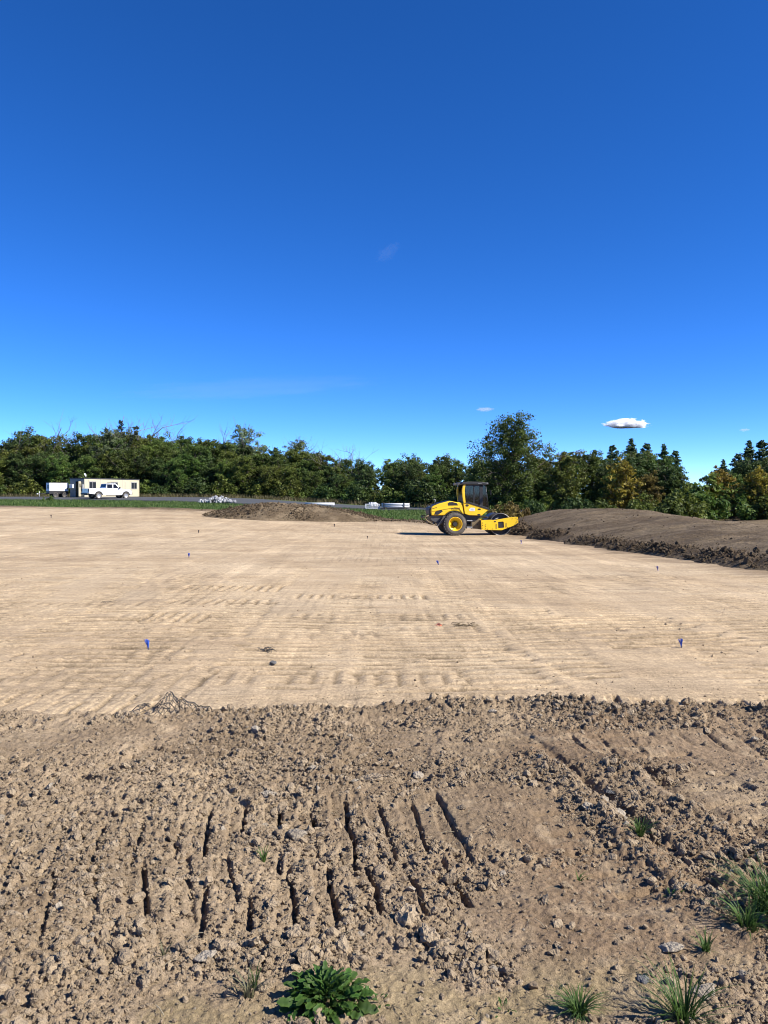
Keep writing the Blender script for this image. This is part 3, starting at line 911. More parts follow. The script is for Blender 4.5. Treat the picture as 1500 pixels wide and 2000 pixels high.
PROTO = {}
def proto(key, mb, crown, mat, bark=None):
    PROTO[key] = (mb.mesh('trunk', bark or M_bark), crown_mesh('crown', crown, mat) if crown is not None else None)
i = 0
for sh, Rc, c0 in (('round', 3.2, .08), ('other', 3.0, .08), ('column', 2.8, .08), ('cone', 3.0, .05), ('round', 3.7, .15)):
    mb, cr = broad_tree(50 + i, 9.0, Rc, c0, 17000, .112, sh)
    PROTO['shape%d' % i] = (mb.mesh('trunk', M_bark), cr)
    i += 1
MATS = dict(green=M_green, olive=M_olive, dark=M_dark, rust=M_rust, yellow=M_yellow, silver=M_blue)
for k in range(5): PROTO['shape%d' % k] = (PROTO['shape%d' % k][0], crown_mesh('crown', PROTO['shape%d' % k][1], M_green))
def shape_mesh(k, tone):
    return (*PROTO['shape%d' % k], MATS[tone])

def put_tree(name, meshes, x, y, h, h0, label, group=None, wide=1.0, rz=None, cat='tree'):
    t = thing(name, label, cat, (x, y, b1(x, y) - .05), (0, 0, rz if rz is not None else random.uniform(0, 6.28)), group)
    s = h / h0
    t.scale = (s * wide, s * wide, s)
    link('trunk' if cat == 'tree' else 'stems', meshes[0], t)
    if meshes[1] is not None:
        c = link('crown' if cat == 'tree' else 'foliage', meshes[1], t)
        if len(meshes) > 2:
            c.material_slots[0].link = 'OBJECT'; c.material_slots[0].material = meshes[2]
    return t

# height of the wood against the sky, read along the photograph
SKX = [-200, 0, 60, 110, 150, 200, 250, 300, 370, 430, 470, 530, 585, 640, 740, 800, 870, 930, 1000, 1070, 1150, 1210, 1300, 1325, 1350, 1400, 1430, 1480, 1560, 1700]
SKY = [845, 855, 838, 850, 850, 834, 828, 838, 848, 862, 850, 872, 872, 886, 898, 884, 886, 892, 880, 872, 868, 868, 880, 890, 930, 928, 905, 872, 866, 866]
def wood_height(x, y):
    px = 750 + 1500 * x / y
    return max(2.0, (968 - np.interp(px, SKX, SKY)) / 1500 * y + EYE - b1(x, y))

SPOTS = [(-40, 'beyond the left border'), (30, 'at the left border'), (105, 'over the generator'), (150, 'over the container door'), (200, 'over the pickup'), (255, 'over the container end'),
         (310, 'right of the container'), (365, 'left of the stone pile'), (420, 'over the stone pile'), (480, 'right of the stone pile'), (540, 'over the heap, left side'), (600, 'over the heap top'), (655, 'over the heap, right side'),
         (720, 'over the crate'), (775, 'over the strapped pipes'), (830, 'left of the roller'), (880, 'over the roller engine'), (930, 'over the roller cab'), (985, 'behind the tallest tree'), (1075, 'beside the tallest tree'),
         (1120, 'over the mound crest'), (1170, 'left of the cloud'), (1222, 'below the cloud'), (1275, 'right of the cloud'), (1325, 'left of the gap'), (1380, 'in the gap'), (1440, 'right of the gap'), (1490, 'at the right border'), (1560, 'beyond the right border')]
rt = random.Random(21)
count = 0
GR_L, GR_C, GR_R = 'trees of the wood behind the office container', 'trees of the wood behind the pipes and the soil heap', 'trees of the wood behind the topsoil mound'
for row, (off, hk, sp) in enumerate(((1.5, .70, 3.3), (5.0, .88, 3.5), (9.0, 1.0, 3.9), (14, .97, 4.2))):
    x = -84.0 + row * 1.7
    while x < 62:
        xx = x + rt.uniform(-1, 1)
        yy = float(wood_line(xx)) + off + rt.uniform(-1.2, 1.2)
        px = 750 + 1500 * xx / yy
        x += sp * rt.uniform(.8, 1.15) * (.9 if xx < 10 else .85)
        if px < -90 or px > 1610: continue
        if 940 < px < 1062 and row < 2: continue          # the tall tree stands here
        if 1338 < px < 1420 and row >= 2: continue        # gap in the wood
        h = wood_height(xx, yy) * hk * rt.uniform(.86, 1.03)
        if px < 700:
            tone = rt.choices(['olive', 'green', 'dark', 'rust', 'olive'], [4, 5, 2.0, .25, 1])[0]
            grp, where = GR_L if px < 400 else GR_C, ('behind the office container' if px < 400 else 'behind the soil heap and pipes')
        elif px < 930:
            tone = rt.choices(['dark', 'green', 'olive'], [1.5, 3.5, 1.5])[0]
            grp, where = GR_C, 'behind the soil heap and pipes'
        else:
            tone = rt.choices(['dark', 'green', 'olive', 'rust'], [2, 4, 2, .3])[0]
            grp, where = GR_R, 'behind the topsoil mound'
            if row == 0: h *= .9
        k = rt.choices([0, 1, 2, 3, 4], [3, 3, 2, 1.2, 2])[0]
        word = {'olive': 'olive', 'green': 'green', 'dark': 'dark green', 'rust': 'brownish'}[tone]
        place = ('front', 'second', 'third', 'rearmost')[row]
        near = SPOTS[min(range(len(SPOTS)), key=lambda j: abs(SPOTS[j][0] - px))][1]
        put_tree('broadleaf_tree', shape_mesh(k, tone), xx, yy, h, 9.0, f'{word} tree in the {place} row of the wood, {near}', grp, wide=rt.uniform(.9, 1.25))
        count += 1

# single trees that stand out
mb, cr = broad_tree(301, 9.7, 4.3, .04, 34000, .095, 'round', gaps=.03, trunk_r=.2, clusters=420)
p = W(998, 1010); yy = 80.0
put_tree('broadleaf_tree', (mb.mesh('trunk', M_bark), crown_mesh('crown', cr, M_green)), .166 * yy, yy, 9.9, 9.7, 'tallest tree, deep green oval crown standing right behind the roller', rz=.6)
mb, cr = broad_tree(302, 9.5, 2.9, .3, 8000, .10, 'round', gaps=.12)
m_silver = (mb.mesh('trunk', M_greybark), crown_mesh('crown', cr, M_blue))
put_tree('broadleaf_tree', m_silver, -23.0, 124, 12.2, 9.5, 'pale grey green tree rising above the wood left of the soil heap', 'pale grey green trees')
put_tree('broadleaf_tree', m_silver, -13.2, 120, 9.9, 9.5, 'small pale grey green crown poking above the wood over the soil heap', 'pale grey green trees')
put_tree('broadleaf_tree', m_silver, -43.5, 124, 11.6, 9.5, 'pale grey green crown above the wood over the office container', 'pale grey green trees')
mb, cr = broad_tree(303, 6.0, 2.0, .1, 4200, .15, 'round', gaps=.1)
m_y = (mb.mesh('trunk', M_bark), crown_mesh('crown', cr, M_yellow))
put_tree('broadleaf_tree', m_y, 27.0, 62.5, 4.3, 6.0, 'golden yellow tree at the right edge of the gap in the wood', 'yellowing trees', wide=1.15)
put_tree('broadleaf_tree', m_y, 29.6, 60.5, 4.3, 6.0, 'yellowing tree closest to the right border of the picture', 'yellowing trees')
put_tree('broadleaf_tree', m_y, 21.6, 69.5, 5.2, 6.0, 'yellow brown tree in the wood behind the middle of the topsoil mound', 'yellowing trees', wide=1.1)
mb, cr = broad_tree(304, 6.0, 2.3, .05, 6500, .13, 'other')
m_o = (mb.mesh('trunk', M_bark), crown_mesh('crown', cr, M_olive))
put_tree('broadleaf_tree', m_o, 17.2, 73, 5.9, 6.0, 'bushy olive green tree just right of the tallest tree', 'olive trees behind the mound')
put_tree('broadleaf_tree', m_o, 30.6, 60.5, 3.7, 6.0, 'low olive green tree behind the right end of the mound', 'olive trees behind the mound')

# bare trees and ivy clad snags on the left
b_meshes = []
for sd, sprd in ((401, .45), (402, .38), (403, .5)):
    mb, out = bare_tree(sd, 10, 4, sprd)
    b_meshes.append((mb.mesh('trunk', M_greybark), None))
for k, (px, y, h, lab) in enumerate(((118, 128, 14.0, 'bare forked tree rising above the wood over the generator'), (2, 129, 14.6, 'bare tree at the left border of the picture'),
        (262, 128, 13.4, 'grey leafless tree above the right end of the container'), (292, 129, 13.4, 'grey leafless tree with many fine twigs right of the ivy snag'),
        (325, 130, 12.7, 'twiggy leafless tree right of the container, lower than its neighbours'), (225, 128, 13.0, 'thin leafless tree behind the ivy clad snag'),
        (45, 128, 12.2, 'grey leafless tree in the wood at the far left'), (410, 124, 11.6, 'slim leafless tree in the wood left of the stone pile'),
        (700, 113, 8.2, 'thin leafless tree in the wood over the pipes'), (640, 113, 8.5, 'thin leafless tree in the wood above the soil heap'),
        (560, 121, 9.2, 'leafless tree at the front of the wood over the soil heap'))):
    hm = max(v.co.z for v in b_meshes[k % 3][0].vertices)
    put_tree('bare_tree', b_meshes[k % 3], (px - 750) / 1500 * y, y, h + .6, hm, lab, 'leafless trees', wide=1.1)
rng = np.random.default_rng(9)
mb = MB(); cen, cr_ = [], []
for end, n in (((-2.1, 0, 11.6), 9), ((.5, .3, 12.8), 10), ((3.2, 0, 11.6), 9), ((-1.0, .2, 10.0), 6)):
    pts = curve_pts(rng, (0, 0, 4.8), end, 5, .05)
    mb.tube(pts, [.2, .16, .13, .1, .07, .03], 5)
    for i in range(n * 2):
        f = .1 + .82 * i / (n * 2); j = f * 5; a = np.array(pts[int(j)]); b = np.array(pts[min(5, int(j) + 1)])
        cen.append(a + (b - a) * (j - int(j)) + rng.normal(size=3) * .12); cr_.append(.5 * (1.1 - .45 * f))
mb.tube([(0, 0, -.2), (.1, 0, 2.5), (0, 0, 4.9)], [.32, .27, .22], 7)
for i in range(8): cen.append(np.array([rng.normal() * .3, rng.normal() * .3, 3 + i * .35])); cr_.append(.75)
put_tree('ivy_clad_tree', (mb.mesh('trunk', M_greybark), crown_mesh('crown', leaf_cloud(rng, np.array(cen), np.array(cr_), 60, .13), M_ivy)), -42.6, 124.5, 12.9, 12.6,
         'dead forked tree wrapped in dark ivy above the office container', rz=.2)

# pines on the right
pm = []
for sd in (501, 502):
    mb, cr = pine_tree(sd, 11, 2.4)
    pm.append((mb.mesh('trunk', M_bark), crown_mesh('crown', cr, M_pine)))
for k, (px, y, top, lab) in enumerate(((1196, 112, 874, 'dark pine rising behind the wood above the middle of the mound'), (1232, 116, 868, 'pine behind the wood left of the small white cloud'),
        (1262, 118, 870, 'pine with spiky top behind the wood, under the white cloud'), (1296, 114, 878, 'dark pine near the right shoulder of the wood'),
        (1318, 112, 884, 'pine at the right shoulder of the wood beside the gap'), (1412, 100, 906, 'small pine inside the gap in the wood'),
        (1440, 88, 890, 'dark pine on the left of the right hand clump'), (1462, 90, 872, 'tall dark pine of the clump by the right border'),
        (1488, 86, 865, 'tallest dark pine at the right border'), (1515, 88, 862, 'dark pine cut by the right border'), (1545, 90, 866, 'dark pine beyond the right border'))):
    x = (px - 750) / 1500 * y
    put_tree('pine_tree', pm[k % 2], x, y, (968 - top) / 1500 * y + EYE - b1(x, y), 11, lab, 'pines on the right', wide=1.25)

# shrubs along the foot of the wood
sm = []
for sd, m in ((601, M_olive), (602, M_green), (603, M_dark), (604, M_rust)):
    mb, cr = shrub(sd, 2.2, 1.6)
    sm.append((mb.mesh('stems', M_bark), crown_mesh('foliage', cr, m)))
x = -76.0
while x < 44:
    yy = float(wood_line(x)) - rt.uniform(-.5, 2.0)
    px = 750 + 1500 * x / yy
    if -60 < px < 1560:
        h = rt.uniform(1.4, 3.2) * (1 if px < 950 else .8)
        k = rt.choices([0, 1, 2, 3], [4, 4, 2, .35])[0]
        w_ = 'at the left' if px < 400 else ('in the middle' if px < 930 else 'behind the mound')
        near = SPOTS[min(range(len(SPOTS)), key=lambda j: abs(SPOTS[j][0] - px))][1]
        put_tree('shrub', sm[k], x, yy, h, 2.2, f'{("olive", "bright green", "dark green", "brownish")[k]} shrub at the foot of the wood, {near}', 'shrubs at the foot of the wood ' + w_, wide=rt.uniform(.9, 1.3), cat='shrub')
    x += rt.uniform(1.4, 2.6)
for px, y, h, k, lab in ((1346, 60, 2.9, 1, 'green bush at the left side of the gap in the wood'), (1368, 62, 3.0, 0, 'olive bush in the middle of the gap in the wood'), (1392, 60, 3.0, 1, 'green bush at the right side of the gap in the wood'),
                         (1320, 58, 2.4, 0, 'olive bush below the right shoulder of the wood'), (1290, 56, 1.9, 1, 'green bush peeping over the mound crest'), (1240, 57, 1.8, 0, 'low olive bush behind the middle of the mound'),
                         (1180, 60, 1.8, 1, 'low green bush behind the mound crest'), (1120, 62, 1.7, 2, 'dark bush behind the highest part of the mound'), (985, 58, 1.5, 3, 'brown brushy shrub behind the roller drum'), (1012, 60, 1.4, 3, 'low brown shrub left of the mound crest'), (968, 60, 1.2, 0, 'small olive shrub under the roller windscreen'),
                         (1045, 62, 1.5, 2, 'dark shrub peeping over the left end of the mound')):
    put_tree('shrub', sm[k], (px - 750) / 1500 * y, y, h, 2.2, lab, 'shrubs behind the roller', cat='shrub')
p = W(95, 979)
put_tree('weed_plant', sm[1], p.x, p.y, .75, 2.2, 'small leafy weed in the grass in front of the generator', cat='plant')

# ------------------------------------------------------------------ grass
def blade_cloud(rng, pts, hmin, hmax, width, lean=.35):
    n = len(pts)
    h = hmin + (hmax - hmin) * rng.random(n)
    an = rng.random(n) * 6.283
    dx, dy = np.cos(an), np.sin(an)
    w = width * (.6 + .8 * rng.random(n))
    tip = pts + np.stack([rng.normal(size=n) * lean * h, rng.normal(size=n) * lean * h, h], -1)
    a = pts + np.stack([dx * w, dy * w, -.02 * np.ones(n)], -1); b = pts - np.stack([dx * w, dy * w, .02 * np.ones(n)], -1)
    v = np.stack([a, b, tip], 1).reshape(-1, 3)
    val = np.repeat(rng.random(n), 3)
    return v, np.arange(n * 3).reshape(-1, 3), val

M_grass = leaf_mat('grass_blades', [(.028, .058, .011), (.064, .115, .022), (.125, .17, .045)], .3, hue=0, val=0)
M_dry = leaf_mat('dry_grass', [(.05, .05, .018), (.10, .085, .036), (.17, .14, .07)], .3, hue=0, val=0)
rng = np.random.default_rng(31)
N = 120000
gx = rng.uniform(-55, 9, N); gy = rng.uniform(48, 100, N)
nn = fbm(gx * .25, gy * .25, 4, 600); nf = fbm(gx * 1.1, gy * 1.1, 3, 610)
e = gy - pad_edge(gx) + (nn - .5) * 3 + (nf - .5) * 1.4
ok = (e > 1.5 + 1.2 * sstep(-25, -10, gx)) & (gy < np.interp(gx, *zip(*NEAR)) - .2) & (np.abs(gx / gy) < .56) & (((gx + 7.0) / 7.4) ** 2 + ((gy - 60.2) / 4.6) ** 2 > 1)
gx, gy = gx[ok], gy[ok]
pts = np.stack([gx, gy, base(gx, gy) + ((fbm(gx * .25, gy * .25, 4, 600) - .5) * .25 + (fbm(gx * 1.1, gy * 1.1, 3, 610) - .5) * .12)], -1)
v, t_, val = blade_cloud(rng, pts, .08, .26, .03)
struct(link('grass', np_mesh('grass', v, tris=t_, mat=M_grass, smooth=False, col=np.stack([val] * 3, -1))), 'short green grass between the pad and the road', 'stuff')
N = 26000
gx = rng.uniform(-70, 34, N); gy = wood_line(gx) - rng.random(N) ** 1.4 * 6
ok = (gy > np.interp(gx, *zip(*FAR)) + .2) & (np.abs(gx / gy) < .56)
gx, gy = gx[ok], gy[ok]
pts = np.stack([gx, gy, base(gx, gy) - .05], -1)
v, t_, val = blade_cloud(rng, pts, .2, .75, .05)
struct(link('tall_grass', np_mesh('tall_grass', v, tris=t_, mat=M_dry, smooth=False, col=np.stack([val] * 3, -1))), 'tall dry grass between the road and the wood', 'stuff')

# ------------------------------------------------------------------ loose clods, crumbs and stones
def rock_mesh(name, seed, sub=2, squash=.75, rough=.28, planes=7, mat=None):
    rng = np.random.default_rng(seed)
    bm = bmesh.new()
    bmesh.ops.create_icosphere(bm, subdivisions=sub, radius=1)
    P = np.array([v.co[:] for v in bm.verts])
    for k in range(planes):                       # break flat faces off
        nrm = rng.normal(size=3); nrm /= np.linalg.norm(nrm); d = .55 + .35 * rng.random()
        over = np.clip(P @ nrm - d, 0, None)
        P = P - over[:, None] * nrm * .9
    w = rng.normal(size=(3, 3)) * 1.6
    P = P * (1 + rough * (np.sin(P @ w[0] * 2 + 1) * np.sin(P @ w[1] * 2.3))[:, None] * .5 + rng.normal(size=(len(P), 1)) * rough * .22)
    P = P * np.array([1 + .35 * rng.random(), .8 + .2 * rng.random(), squash * (.8 + .4 * rng.random())])
    for v, c in zip(bm.verts, P): v.co = c
    me = bpy.data.meshes.new(name); bm.to_mesh(me); bm.free()
    if mat: me.materials.append(mat)
    return me

def clod_material(name, c0, c1, rough=.95):
    m, nt, b = new_mat(name)
    N, L = nt.nodes, nt.links
    oi = N.new('ShaderNodeObjectInfo'); tc = N.new('ShaderNodeTexCoord')
    nz = N.new('ShaderNodeTexNoise'); nz.inputs['Scale'].default_value = 2.5; nz.inputs['Detail'].default_value = 6
    L.new(tc.outputs['Object'], nz.inputs['Vector'])
    ad = N.new('ShaderNodeMath'); ad.operation = 'MULTIPLY_ADD'; ad.inputs[1].default_value = .5
    L.new(nz.outputs['Fac'], ad.inputs[0]); 
    m2 = N.new('ShaderNodeMath'); m2.operation = 'MULTIPLY'; m2.inputs[1].default_value = .7
    L.new(oi.outputs['Random'], m2.inputs[0]); L.new(m2.outputs[0], ad.inputs[2])
    mx = N.new('ShaderNodeMixRGB'); mx.inputs['Color1'].default_value = (*c0, 1); mx.inputs['Color2'].default_value = (*c1, 1)
    L.new(ad.outputs[0], mx.inputs['Fac']); L.new(mx.outputs[0], b.inputs['Base Color'])
    b.inputs['Roughness'].default_value = rough
    b.inputs['Specular IOR Level'].default_value = .2
    bp = N.new('ShaderNodeBump'); bp.inputs['Strength'].default_value = .5; bp.inputs['Distance'].default_value = .15
    L.new(nz.outputs['Fac'], bp.inputs['Height']); L.new(bp.outputs[0], b.inputs['Normal'])
    return m

M_clod = clod_material('clod', (.155, .113, .072), (.345, .265, .173))
M_clod_top = clod_material('topsoil_clod', (.034, .023, .013), (.12, .086, .05))
M_stone = clod_material('pale_stone', (.20, .163, .118), (.36, .305, .23), .8)
M_slate = clod_material('grey_stone', (.08, .077, .074), (.17, .163, .152), .8)
M_rubble = clod_material('rubble_stone', (.10, .103, .112), (.42, .42, .43), .75)

def proto_collection(name, mats_seeds):
    col = bpy.data.collections.new(name)
    for k, (m, sd, sub, sq) in enumerate(mats_seeds):
        o = bpy.data.objects.new('%s_%02d' % (name, k), rock_mesh(name, sd, sub, sq, rough=.4, planes=9, mat=m))
        col.objects.link(o)
    return col

def scatter(name, pts, scale, rot, idx, col, label):
    """points carrying size, turn and which stone; geometry nodes set a stone on each"""
    me = bpy.data.meshes.new(name)
    me.vertices.add(len(pts)); me.vertices.foreach_set('co', np.asarray(pts, np.float32).ravel())
    for nm, ty, arr, key in (('size', 'FLOAT_VECTOR', scale, 'vector'), ('turn', 'FLOAT_VECTOR', rot, 'vector'), ('pick', 'INT', idx, 'value')):
        at = me.attributes.new(nm, ty, 'POINT')
        at.data.foreach_set(key, np.asarray(arr, np.int32 if ty == 'INT' else np.float32).ravel())
    me.update()
    o = link(name, me)
    ng = bpy.data.node_groups.new(name, 'GeometryNodeTree')
    ng.interface.new_socket('Geometry', in_out='INPUT', socket_type='NodeSocketGeometry')
    ng.interface.new_socket('Geometry', in_out='OUTPUT', socket_type='NodeSocketGeometry')
    N, L = ng.nodes, ng.links
    gi, go = N.new('NodeGroupInput'), N.new('NodeGroupOutput')
    ip = N.new('GeometryNodeInstanceOnPoints'); ci = N.new('GeometryNodeCollectionInfo')
    ci.inputs['Collection'].default_value = col; ci.inputs['Separate Children'].default_value = True; ci.inputs['Reset Children'].default_value = True
    ip.inputs['Pick Instance'].default_value = True
    def attr(nm, ty):
        a = N.new('GeometryNodeInputNamedAttribute'); a.data_type = ty; a.inputs['Name'].default_value = nm
        return a.outputs['Attribute']
    L.new(gi.outputs[0], ip.inputs['Points']); L.new(ci.outputs[0], ip.inputs['Instance'])
    L.new(attr('pick', 'INT'), ip.inputs['Instance Index']); L.new(attr('turn', 'FLOAT_VECTOR'), ip.inputs['Rotation']); L.new(attr('size', 'FLOAT_VECTOR'), ip.inputs['Scale'])
    L.new(ip.outputs[0], go.inputs[0])
    md = o.modifiers.new('scatter', 'NODES'); md.node_group = ng
    return struct(o, label, 'stuff')

col_clod = proto_collection('clod', [(M_clod, 900 + k, 2, .7) for k in range(7)] + [(M_stone, 920 + k, 1, .5) for k in range(3)] + [(M_slate, 930, 1, .45)])
M_padclod = clod_material('pad_crumb', (.20, .145, .085), (.37, .285, .185))
col_pad = proto_collection('pad_crumb', [(M_padclod, 950 + k, 1, .6) for k in range(5)])
col_top = proto_collection('topsoil_clod', [(M_clod_top, 940 + k, 2, .75) for k in range(6)])

rng = np.random.default_rng(77)
N = 230000
yy = 1.9 + (6.4 - 1.9) * rng.random(N) ** 1.25
xx = rng.uniform(-1, 1, N) * (.62 * yy + .5)
R_, n1_, n2_, e_, on_ = rough_fields(xx.astype(np.float32), yy.astype(np.float32))
rl = np.exp(-((e_ - .14) / .15) ** 2) * (.25 + .75 * sstep(-.9, .3, xx))
clump = sstep(.40, .68, fbm(xx * 5, yy * 5, 3, 941))
rl = rl * sstep(.35, .65, vnoise(xx * 2.2, yy * 0, 955)); dens = (.09 + .80 * sstep(.25, .75, R_) * (.3 + .7 * clump) + rl * .5) * on_
ok = rng.random(N) < dens
xx, yy, R_, rl, cl = xx[ok], yy[ok], R_[ok], rl[ok], clump[ok]
n = len(xx)
sz = .0031 / (rng.random(n) + .004) ** .45
sz = np.minimum(sz * (.75 + .4 * R_ + .6 * rl), .026)
ii = np.clip(np.searchsorted(ROUGH_X, xx), 1, len(ROUGH_X) - 1); jj = np.clip(np.searchsorted(ROUGH_Y, yy), 1, len(ROUGH_Y) - 1)
pts = np.stack([xx, yy, ROUGH_Z[jj, ii] + sz * .05], -1)
scale = sz[:, None] * rng.uniform(.75, 1.3, (n, 3))
pick = np.where(rng.random(n) < .965, rng.integers(0, 7, n), np.where(rng.random(n) < .93, rng.integers(7, 10, n), 10))
scatter('soil_clods', pts, scale, rng.uniform(-3.1, 3.1, (n, 3)) * np.array([.35, .35, 1]), pick, col_clod, 'loose soil clods and crumbs on the rough ground')

# pebbles and crumbs on the rolled pad
N = 5000
yy = 5.6 + 14 * rng.random(N) ** 1.8; xx = rng.uniform(-1, 1, N) * (.6 * yy)
ok = (fbm(xx * .8, yy * 1.2, 3, 360) > rng.uniform(.35, .7, N)) & (xx < toe(yy) - .3)
xx, yy = xx[ok], yy[ok]; n = len(xx)
sz = np.minimum(.0035 / (rng.random(n) + .02) ** .5, .017)
zz = base(xx, yy) + pad_relief(xx.astype(np.float32), yy.astype(np.float32))[0]
scatter('pad_pebbles', np.stack([xx, yy, zz + sz * .2], -1), sz[:, None] * rng.uniform(.7, 1.3, (n, 3)), rng.uniform(-3.1, 3.1, (n, 3)), rng.integers(0, 5, n), col_pad, 'small pebbles and crumbs on the rolled pad')

# dark clods along the toe of the mound and on the heaps
def mound_z(y, s):
    my_, ms_, Xm, Zm = MOUND
    j = np.clip(np.searchsorted(my_, y), 1, len(my_) - 1); i_ = np.clip(np.searchsorted(ms_, s), 1, len(ms_) - 1)
    return Xm[j, i_], Zm[j, i_]
N = 26000
yy = 12 + 40 * rng.random(N) ** 1.2; s_ = np.abs(rng.normal(.42, .36, N))
keep = rng.random(N) < -.15 + 1.15 * vnoise(yy * .6, s_ * .4, 745)
yy, s_ = yy[keep], s_[keep]
far_s = rng.random(len(yy)) < .25
s_ = np.where(far_s, rng.uniform(1, 10, len(yy)), s_)
xm, zm = mound_z(yy, s_); n = len(yy)
sz = np.minimum(.012 / (rng.random(n) + .008) ** .52, .10) * np.where(far_s, .45, 1)
scatter('topsoil_clods', np.stack([xm, yy, zm + sz * .25], -1), sz[:, None] * rng.uniform(.7, 1.3, (n, 3)), rng.uniform(-3.1, 3.1, (n, 3)), rng.integers(0, 6, n), col_top, 'dark topsoil clods along the toe of the mound')
N = 7000
xx = rng.uniform(-16, 7.5, N); yy = pad_edge(xx) + rng.normal(1.0, .9, N)
a_ = rng.random(N) * 6.28; r_ = np.sqrt(rng.random(N))
hp = rng.random(N) < .5
xx = np.where(hp, cx + np.cos(a_) * r_ * (HRX - .2), xx); yy = np.where(hp, cy - np.abs(np.sin(a_)) * r_ * 4.4, yy)
th_i = np.clip(((np.arctan2((yy - cy) / 4.6, (xx - cx) / HRX) % (2 * PI)) / (2 * PI) * 219).astype(int), 0, 219)
rr_i = np.clip((np.hypot((yy - cy) / 4.6, (xx - cx) / HRX) / 1.12 * 69).astype(int), 0, 69)
zz = np.where(np.hypot((yy - cy) / 4.6, (xx - cx) / HRX) < .98, Zs[rr_i, th_i], base(xx, yy) + .08)
sz = np.minimum(.018 / (rng.random(N) + .02) ** .5, .09)
scatter('heap_clods', np.stack([xx, yy, zz], -1), sz[:, None] * rng.uniform(.7, 1.3, (N, 3)), rng.uniform(-3.1, 3.1, (N, 3)), rng.integers(0, 6, N), col_top, 'brown clods on the soil heap and along the far edge of the pad')

# the larger single stones and lumps one can pick out
def gz(x, y): return rough_z(x, y) if y < 6.45 else pad_z(x, y)
big = [rock_mesh('stone', 960 + k, 3, .55, .2, 9) for k in range(5)]
lump = [rock_mesh('clod', 970 + k, 3, .8, .3, 6) for k in range(4)]
STONES = [  # px, py, width in px, colour, flat, label
    (1378, 1945, 44, M_stone, .5, 'flat pale stone behind the grass tuft at the lower right edge'),
    (1312, 1850, 36, M_stone, .5, 'tan flat stone half sunk, lower right of the middle'),
    (1258, 1918, 22, M_slate, .4, 'small dark grey flat stone left of the pale stone'),
    (1150, 1578, 28, M_stone, .6, 'pale angular stone, left one of the stone group at right'),
    (1178, 1562, 30, M_stone, .6, 'pale angular stone, rear one of the stone group at right'),
    (1208, 1588, 34, M_stone, .5, 'flat pale stone, right one of the stone group at right'),
    (1192, 1550, 18, M_slate, .7, 'small dark grey stone above the stone group at right'),
    (1330, 1502, 24, M_clod, .7, 'dark clod left alone right of the ruts'),
    (1238, 1500, 16, M_stone, .7, 'tiny white stone right of the middle of the rough ground'),
    (1474, 1445, 16, M_stone, .7, 'tiny white stone close to the right border'),
    (962, 1395, 20, M_stone, .6, 'whitish stone on the ridge right of the middle'),
    (816, 1514, 22, M_stone, .8, 'round pale stone in the middle of the rough ground'),
    (524, 1556, 30, M_stone, .7, 'pale stone just above the crawler grooves'),
    (612, 1504, 18, M_stone, .6, 'small white stone above the crawler grooves, middle'),
    (500, 1430, 22, M_stone, .6, 'white stone below the ridge, left of the middle'),
    (692, 1532, 16, M_stone, .7, 'small white stone left of the round pale stone'),
    (725, 1528, 40, M_clod, .4, 'flat tan slab of soil above the crawler grooves'),
    (705, 1826, 16, M_stone, .9, 'small pale stone standing below the crawler grooves'),
    (865, 1850, 36, M_clod, .8, 'rounded lump at the foot of the rightmost groove'),
    (795, 1795, 44, M_clod, .8, 'biggest soil lump, right of the grooves above the weed'),
    (785, 1843, 42, M_clod, .7, 'crumbly soil lump below the biggest one'),
    (838, 1838, 40, M_clod, .7, 'crumbly soil lump right of its larger neighbour'),
    (434, 1848, 32, M_clod, .9, 'knobbly clod left of the dry grass'),
    (400, 1866, 40, M_stone, .4, 'pale flat patch of stone under the knobbly clod'),
    (580, 1632, 44, M_stone, .5, 'whitish stony lump between two crawler grooves'),
    (915, 1828, 16, M_stone, .8, 'small pale stone right of the soil lumps'),
    (1408, 1730, 24, M_stone, .9, 'pale stone standing at the foot of the large grass tuft'),
    (1370, 1738, 24, M_clod, .6, 'brown flat clod left of the pale standing stone'),
    (535, 1290, 12, M_slate, .6, 'tiny dark stone on the pad below the black scrap'),
    (640, 1397, 22, M_clod, .8, 'brown clod sitting in the ridge, middle'),
    (1190, 1378, 24, M_clod, .8, 'dark clod in the ridge right of the middle'),
    (1345, 1372, 26, M_clod, .8, 'large dark clod in the ridge near the right border'),
    (1420, 1376, 24, M_clod, .8, 'dark clod rightmost in the ridge'),
]
for k, (px, py, wpx, m, fl, lab) in enumerate(STONES):
    p = W(px, py, .02)
    r = wpx / 1500 * p.y / 2 * 1.05
    base_m = (lump if m is M_clod else big)[k % (4 if m is M_clod else 5)]
    o = link('stone' if m is not M_clod else 'clod', base_m, loc=(p.x, p.y, gz(p.x, p.y) + r * fl * .35), rot=(random.uniform(-.2, .2), random.uniform(-.2, .2), random.uniform(0, 6.28)), scale=(r, r, r * fl * 1.4))
    if len(base_m.materials) == 0: base_m.materials.append(m)
    o.material_slots[0].link = 'OBJECT'; o.material_slots[0].material = m
    tag(o, lab, 'stone' if m is not M_clod else 'clod')

